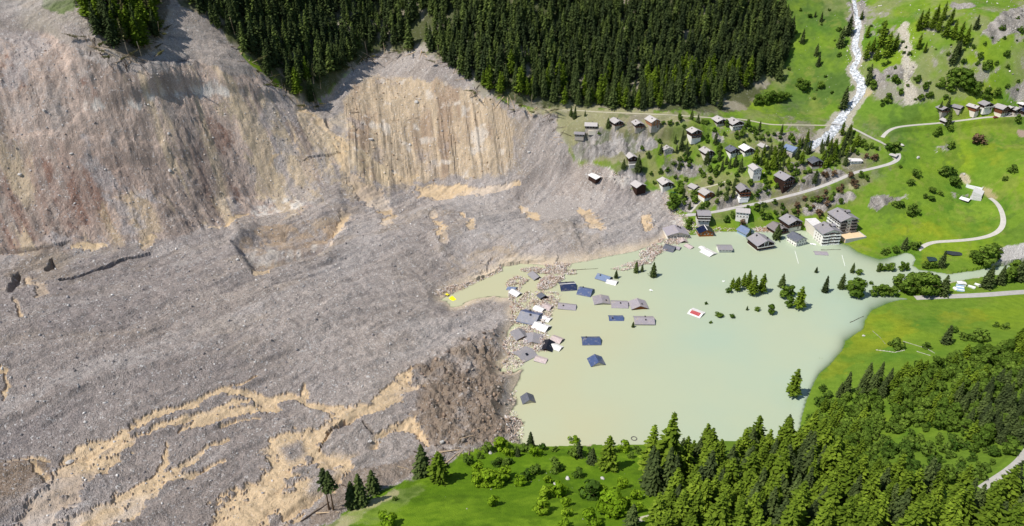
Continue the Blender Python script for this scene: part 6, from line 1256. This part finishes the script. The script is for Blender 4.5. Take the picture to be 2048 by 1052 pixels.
p = at_z(1268, 877, .1); bm = bmesh.new(); N, K = 24, 8; ring = [[bm.verts.new(((1.5 + .32 * math.cos(6.283 * k / K)) * math.cos(6.283 * i / N), (1.5 + .32 * math.cos(6.283 * k / K)) * math.sin(6.283 * i / N), .25 * math.sin(6.283 * k / K))) for k in range(K)] for i in range(N)]
for i in range(N):
    for k in range(K): bm.faces.new((ring[i][k], ring[(i + 1) % N][k], ring[(i + 1) % N][(k + 1) % K], ring[i][(k + 1) % K]))
me = bpy.data.meshes.new('ring'); bm.to_mesh(me); bm.free(); me.materials.append(simple('grey_rubber', (104,102,96), .8, .2)); o = bpy.data.objects.new('floating_ring', me); COL.objects.link(o); o.location = (p[0], p[1], .08); tag(o, 'grey ring afloat by the near shore', 'ring')
def car(px_, py_, yaw, rgb, label):
    p = on_ground(px_, py_); root = empty('parked_car', (p[0], p[1], p[2] + .1), math.radians(yaw)); pm = simple('car_paint_%d' % rgb[0], rgb, .25, .03, 1, 0, .6)
    m = MB(); m.extrude([(-2.1,.35),(2.1,.35),(2.15,.75),(1.9,.9),(1.1,.98),(.6,1.0),(-1.9,1.0),(-2.12,.8)], -.85, .85); m.build('body', pm, root)
    m = MB(); m.extrude([(-1.7,1.0),(1.0,1.0),(.35,1.5),(-1.3,1.52)], -.74, .74); c_ = m.build('cabin', GLASS, root); m = MB(); m.box(-1.25, .3, -.72, .72, 1.525, 1.57); m.build('cabin_roof', pm, c_)
    for sx in (-1.3, 1.3):
        for sy in (-.8, .8):
            m = MB(); m.tube((sx, sy - .1, .34), (sx, sy + .1, .34), .34, 12); w_ = m.build('wheel', simple('tyre_rubber', (24,24,26), .9, .1), root); m = MB(); m.tube((sx, sy - .115, .34), (sx, sy + .115, .34), .19, 10); m.build('rim', STEELM, w_)
    for sy in (-.6, .6): m = MB(); m.box(2.08, 2.17, sy - .18, sy + .18, .62, .76); m.build('headlight', WHITEP, root)
    tag(root, label, 'car')
car(1523, 408, 20, (206,206,210), 'silver car parked on the village road'); car(1991, 236, 8, (150,40,52), 'dark red car parked beside hamlet road')
# slabs and terraces
def slab(px_, py_, w_, l_, yaw, label, mat=None, h=.5, name='terrace_slab'):
    p = on_ground(px_, py_); m = MB(); m.box(-w_ / 2, w_ / 2, -l_ / 2, l_ / 2, -3, h); m.box(-w_ / 2 - .12, w_ / 2 + .12, -l_ / 2 - .12, -l_ / 2 + .25, h, h + .35); o = m.build(name, mat or W_['concrete']); o.location = tuple(p); o.rotation_euler = (0, 0, math.radians(yaw)); return tag(o, label, 'terrace')
slab(1485, 396, 8, 6, 10, 'white terrace below brown chalet with balconies', WHITEP); slab(1264, 329, 7, 6, 12, 'pale concrete slab below pale-roofed barn'); slab(1184, 262, 7, 5, 0, 'pale stone platform in front of the cliff-top chalet', W_['cream'])
# white concrete building on the meadow slope
p = on_ground(1957, 384, 3.5); root = empty('concrete_building', tuple(p), math.radians(-38))
m = MB(); m.extrude([(-3.8, -4), (3.8, -4), (3.8, 3.4), (-3.8, 5.2)], -5.5, 5.5); m.build('body', simple('bright_white_concrete', (206,204,200), .8, .08), root); m = MB(); m.box(-4.2, 4.2, -5.9, -5.6, -4, 1.0); m.build('plinth', W_['concrete'], root)
m = MB(); m.box(-2.6, -.2, -5.62, -5.52, -2.0, 2.2); m.build('door', W_['concrete'], root); tag(root, 'bright white concrete building at end of the curving lane', 'building')
p = on_ground(1950, 372); root = empty('wing_wall', tuple(p), math.radians(-38)); m = MB()
for (x0, x1, y0, y1), nm in (((-6, 6, -3.4, -3.1), 'wall'), ((-6, 6, 3.1, 3.4), 'wall'), ((-6.3, -6, -3.4, 3.4), 'wall'), ((6, 6.3, -3.4, 3.4), 'wall')):
    m = MB(); m.box(x0, x1, y0, y1, -4, 1.1); m.build(nm, WHITEP, root)
tag(root, 'rectangular white low wall behind white concrete building', 'wall')
# panel stacks and shed by the valley road
p = on_ground(1920, 578); root = empty('panel_stack', tuple(p), math.radians(-20)); BLU = simple('pale_blue_panel', (150,178,206), .4, .12, 1)
for k in range(5): m = MB(); m.box(-2.6, 2.6, -4.2 + k * 1.6, -3.0 + k * 1.6, -1 if k == 0 else -.6, .5 + .28 * k); m.build('panel', BLU if k % 2 == 0 else WHITEP, root)
tag(root, 'stack of pale blue and white panels beside valley road', 'panels')
p = on_ground(1911, 579); m = MB(); m.box(-1.2, 1.2, -1.8, 1.8, -.6, .9); m.extrude([(-1.3,.9),(1.3,.9),(0,1.35)], -1.9, 1.9); o = m.build('white_crate', WHITEP); o.location = tuple(p); tag(o, 'white crate left of pale blue panel stack', 'crate')
p = on_ground(1922, 571); root = empty('white_shed', tuple(p), math.radians(-10)); m = MB(); m.box(-2.8, 2.8, -1.6, 1.6, -.6, 2.2); m.build('wall', WHITEP, root); m = MB(); m.extrude([(-3.1,2.2),(3.1,2.2),(3.1,2.35),(0,2.9),(-3.1,2.35)], -1.9, 1.9); m.build('roof', R_['white'], root); tag(root, 'small white shed behind pale blue panel stack', 'shed')
for q, lb in (((1943, 575), 'left of two white sheet piles beside panel stack'), ((1956, 571), 'right of two white sheet piles beside panel stack')):
    p = on_ground(*q); root = empty('sheet_pile', tuple(p), math.radians(40))
    for k in range(3): m = MB(); m.box(-1.3, 1.3, -2.4, 2.4, -.4 if k == 0 else .32 * k, .3 + .32 * k); o = m.build('sheet', WHITEP if k != 1 else W_['concrete'], root); o.rotation_euler = (0, 0, .12 * k)
    tag(root, lb, 'sheet pile')
# torrent bridge
A, B = on_ground(1664, 250), on_ground(1693, 252); zz = max(A[2], B[2]) + .4; d = B - A; L_ = float(np.hypot(d[0], d[1])); root = empty('footbridge', tuple(((A + B) / 2)[:2]) + (zz,), math.atan2(d[1], d[0]))
m = MB(); m.box(-L_ / 2 - 1, L_ / 2 + 1, -1.5, 1.5, -.35, 0); m.build('deck', W_['concrete'], root)
for s_ in (-1, 1):
    m = MB(); m.box(-L_ / 2, L_ / 2, s_ * 1.42 - .05, s_ * 1.42 + .05, .85, .98); m.build('railing', STEELM, root)
    for k in range(6): m = MB(); x = -L_ / 2 + L_ * k / 5; m.box(x - .05, x + .05, s_ * 1.42 - .04, s_ * 1.42 + .04, 0, .85); m.build('post', STEELM, root)
tag(root, 'small road bridge over the white torrent', 'bridge')
# dry stone walls on the right-hand meadow
for pts, lb in (([(1752,700),(1775,703),(1790,705),(1812,700)], 'longest dry stone wall on right meadow'), ([(1806,683),(1830,690),(1852,697),(1872,708)], 'slanting dry stone wall above mixed wood'), ([(1745,662),(1760,675),(1772,690)], 'faint dry stone wall near lower right shore'), ([(1833,703),(1850,708),(1862,712)], 'short dry stone wall right of longest one')):
    m = MB(); vs = []; P = []
    for a, b in zip(pts[:-1], pts[1:]):
        for f in np.linspace(0, 1, 9)[:-1]: P.append(on_ground(a[0] + (b[0] - a[0]) * f, a[1] + (b[1] - a[1]) * f))
    n = len(P)
    for i, q in enumerate(P):
        w_ = rnd.uniform(.2, .5); h_ = rnd.uniform(.0, .45); vs += [(q[0] - .1, q[1] - w_, q[2] - .4), (q[0], q[1] - w_ * .6, q[2] + h_), (q[0], q[1] + w_ * .6, q[2] + h_), (q[0] + .1, q[1] + w_, q[2] - .4)]
    m.add(vs, [(i * 4 + k, i * 4 + k + 1, i * 4 + k + 5, i * 4 + k + 4) for i in range(n - 1) for k in range(3)] + [(0,1,2,3), ((n-1)*4+3,(n-1)*4+2,(n-1)*4+1,(n-1)*4)]); o = m.build('dry_stone_wall', simple('dry_stone', (168,164,150), .95, .35, 1.2, .5)); tag(o, lb, 'wall', 'dry stone walls')
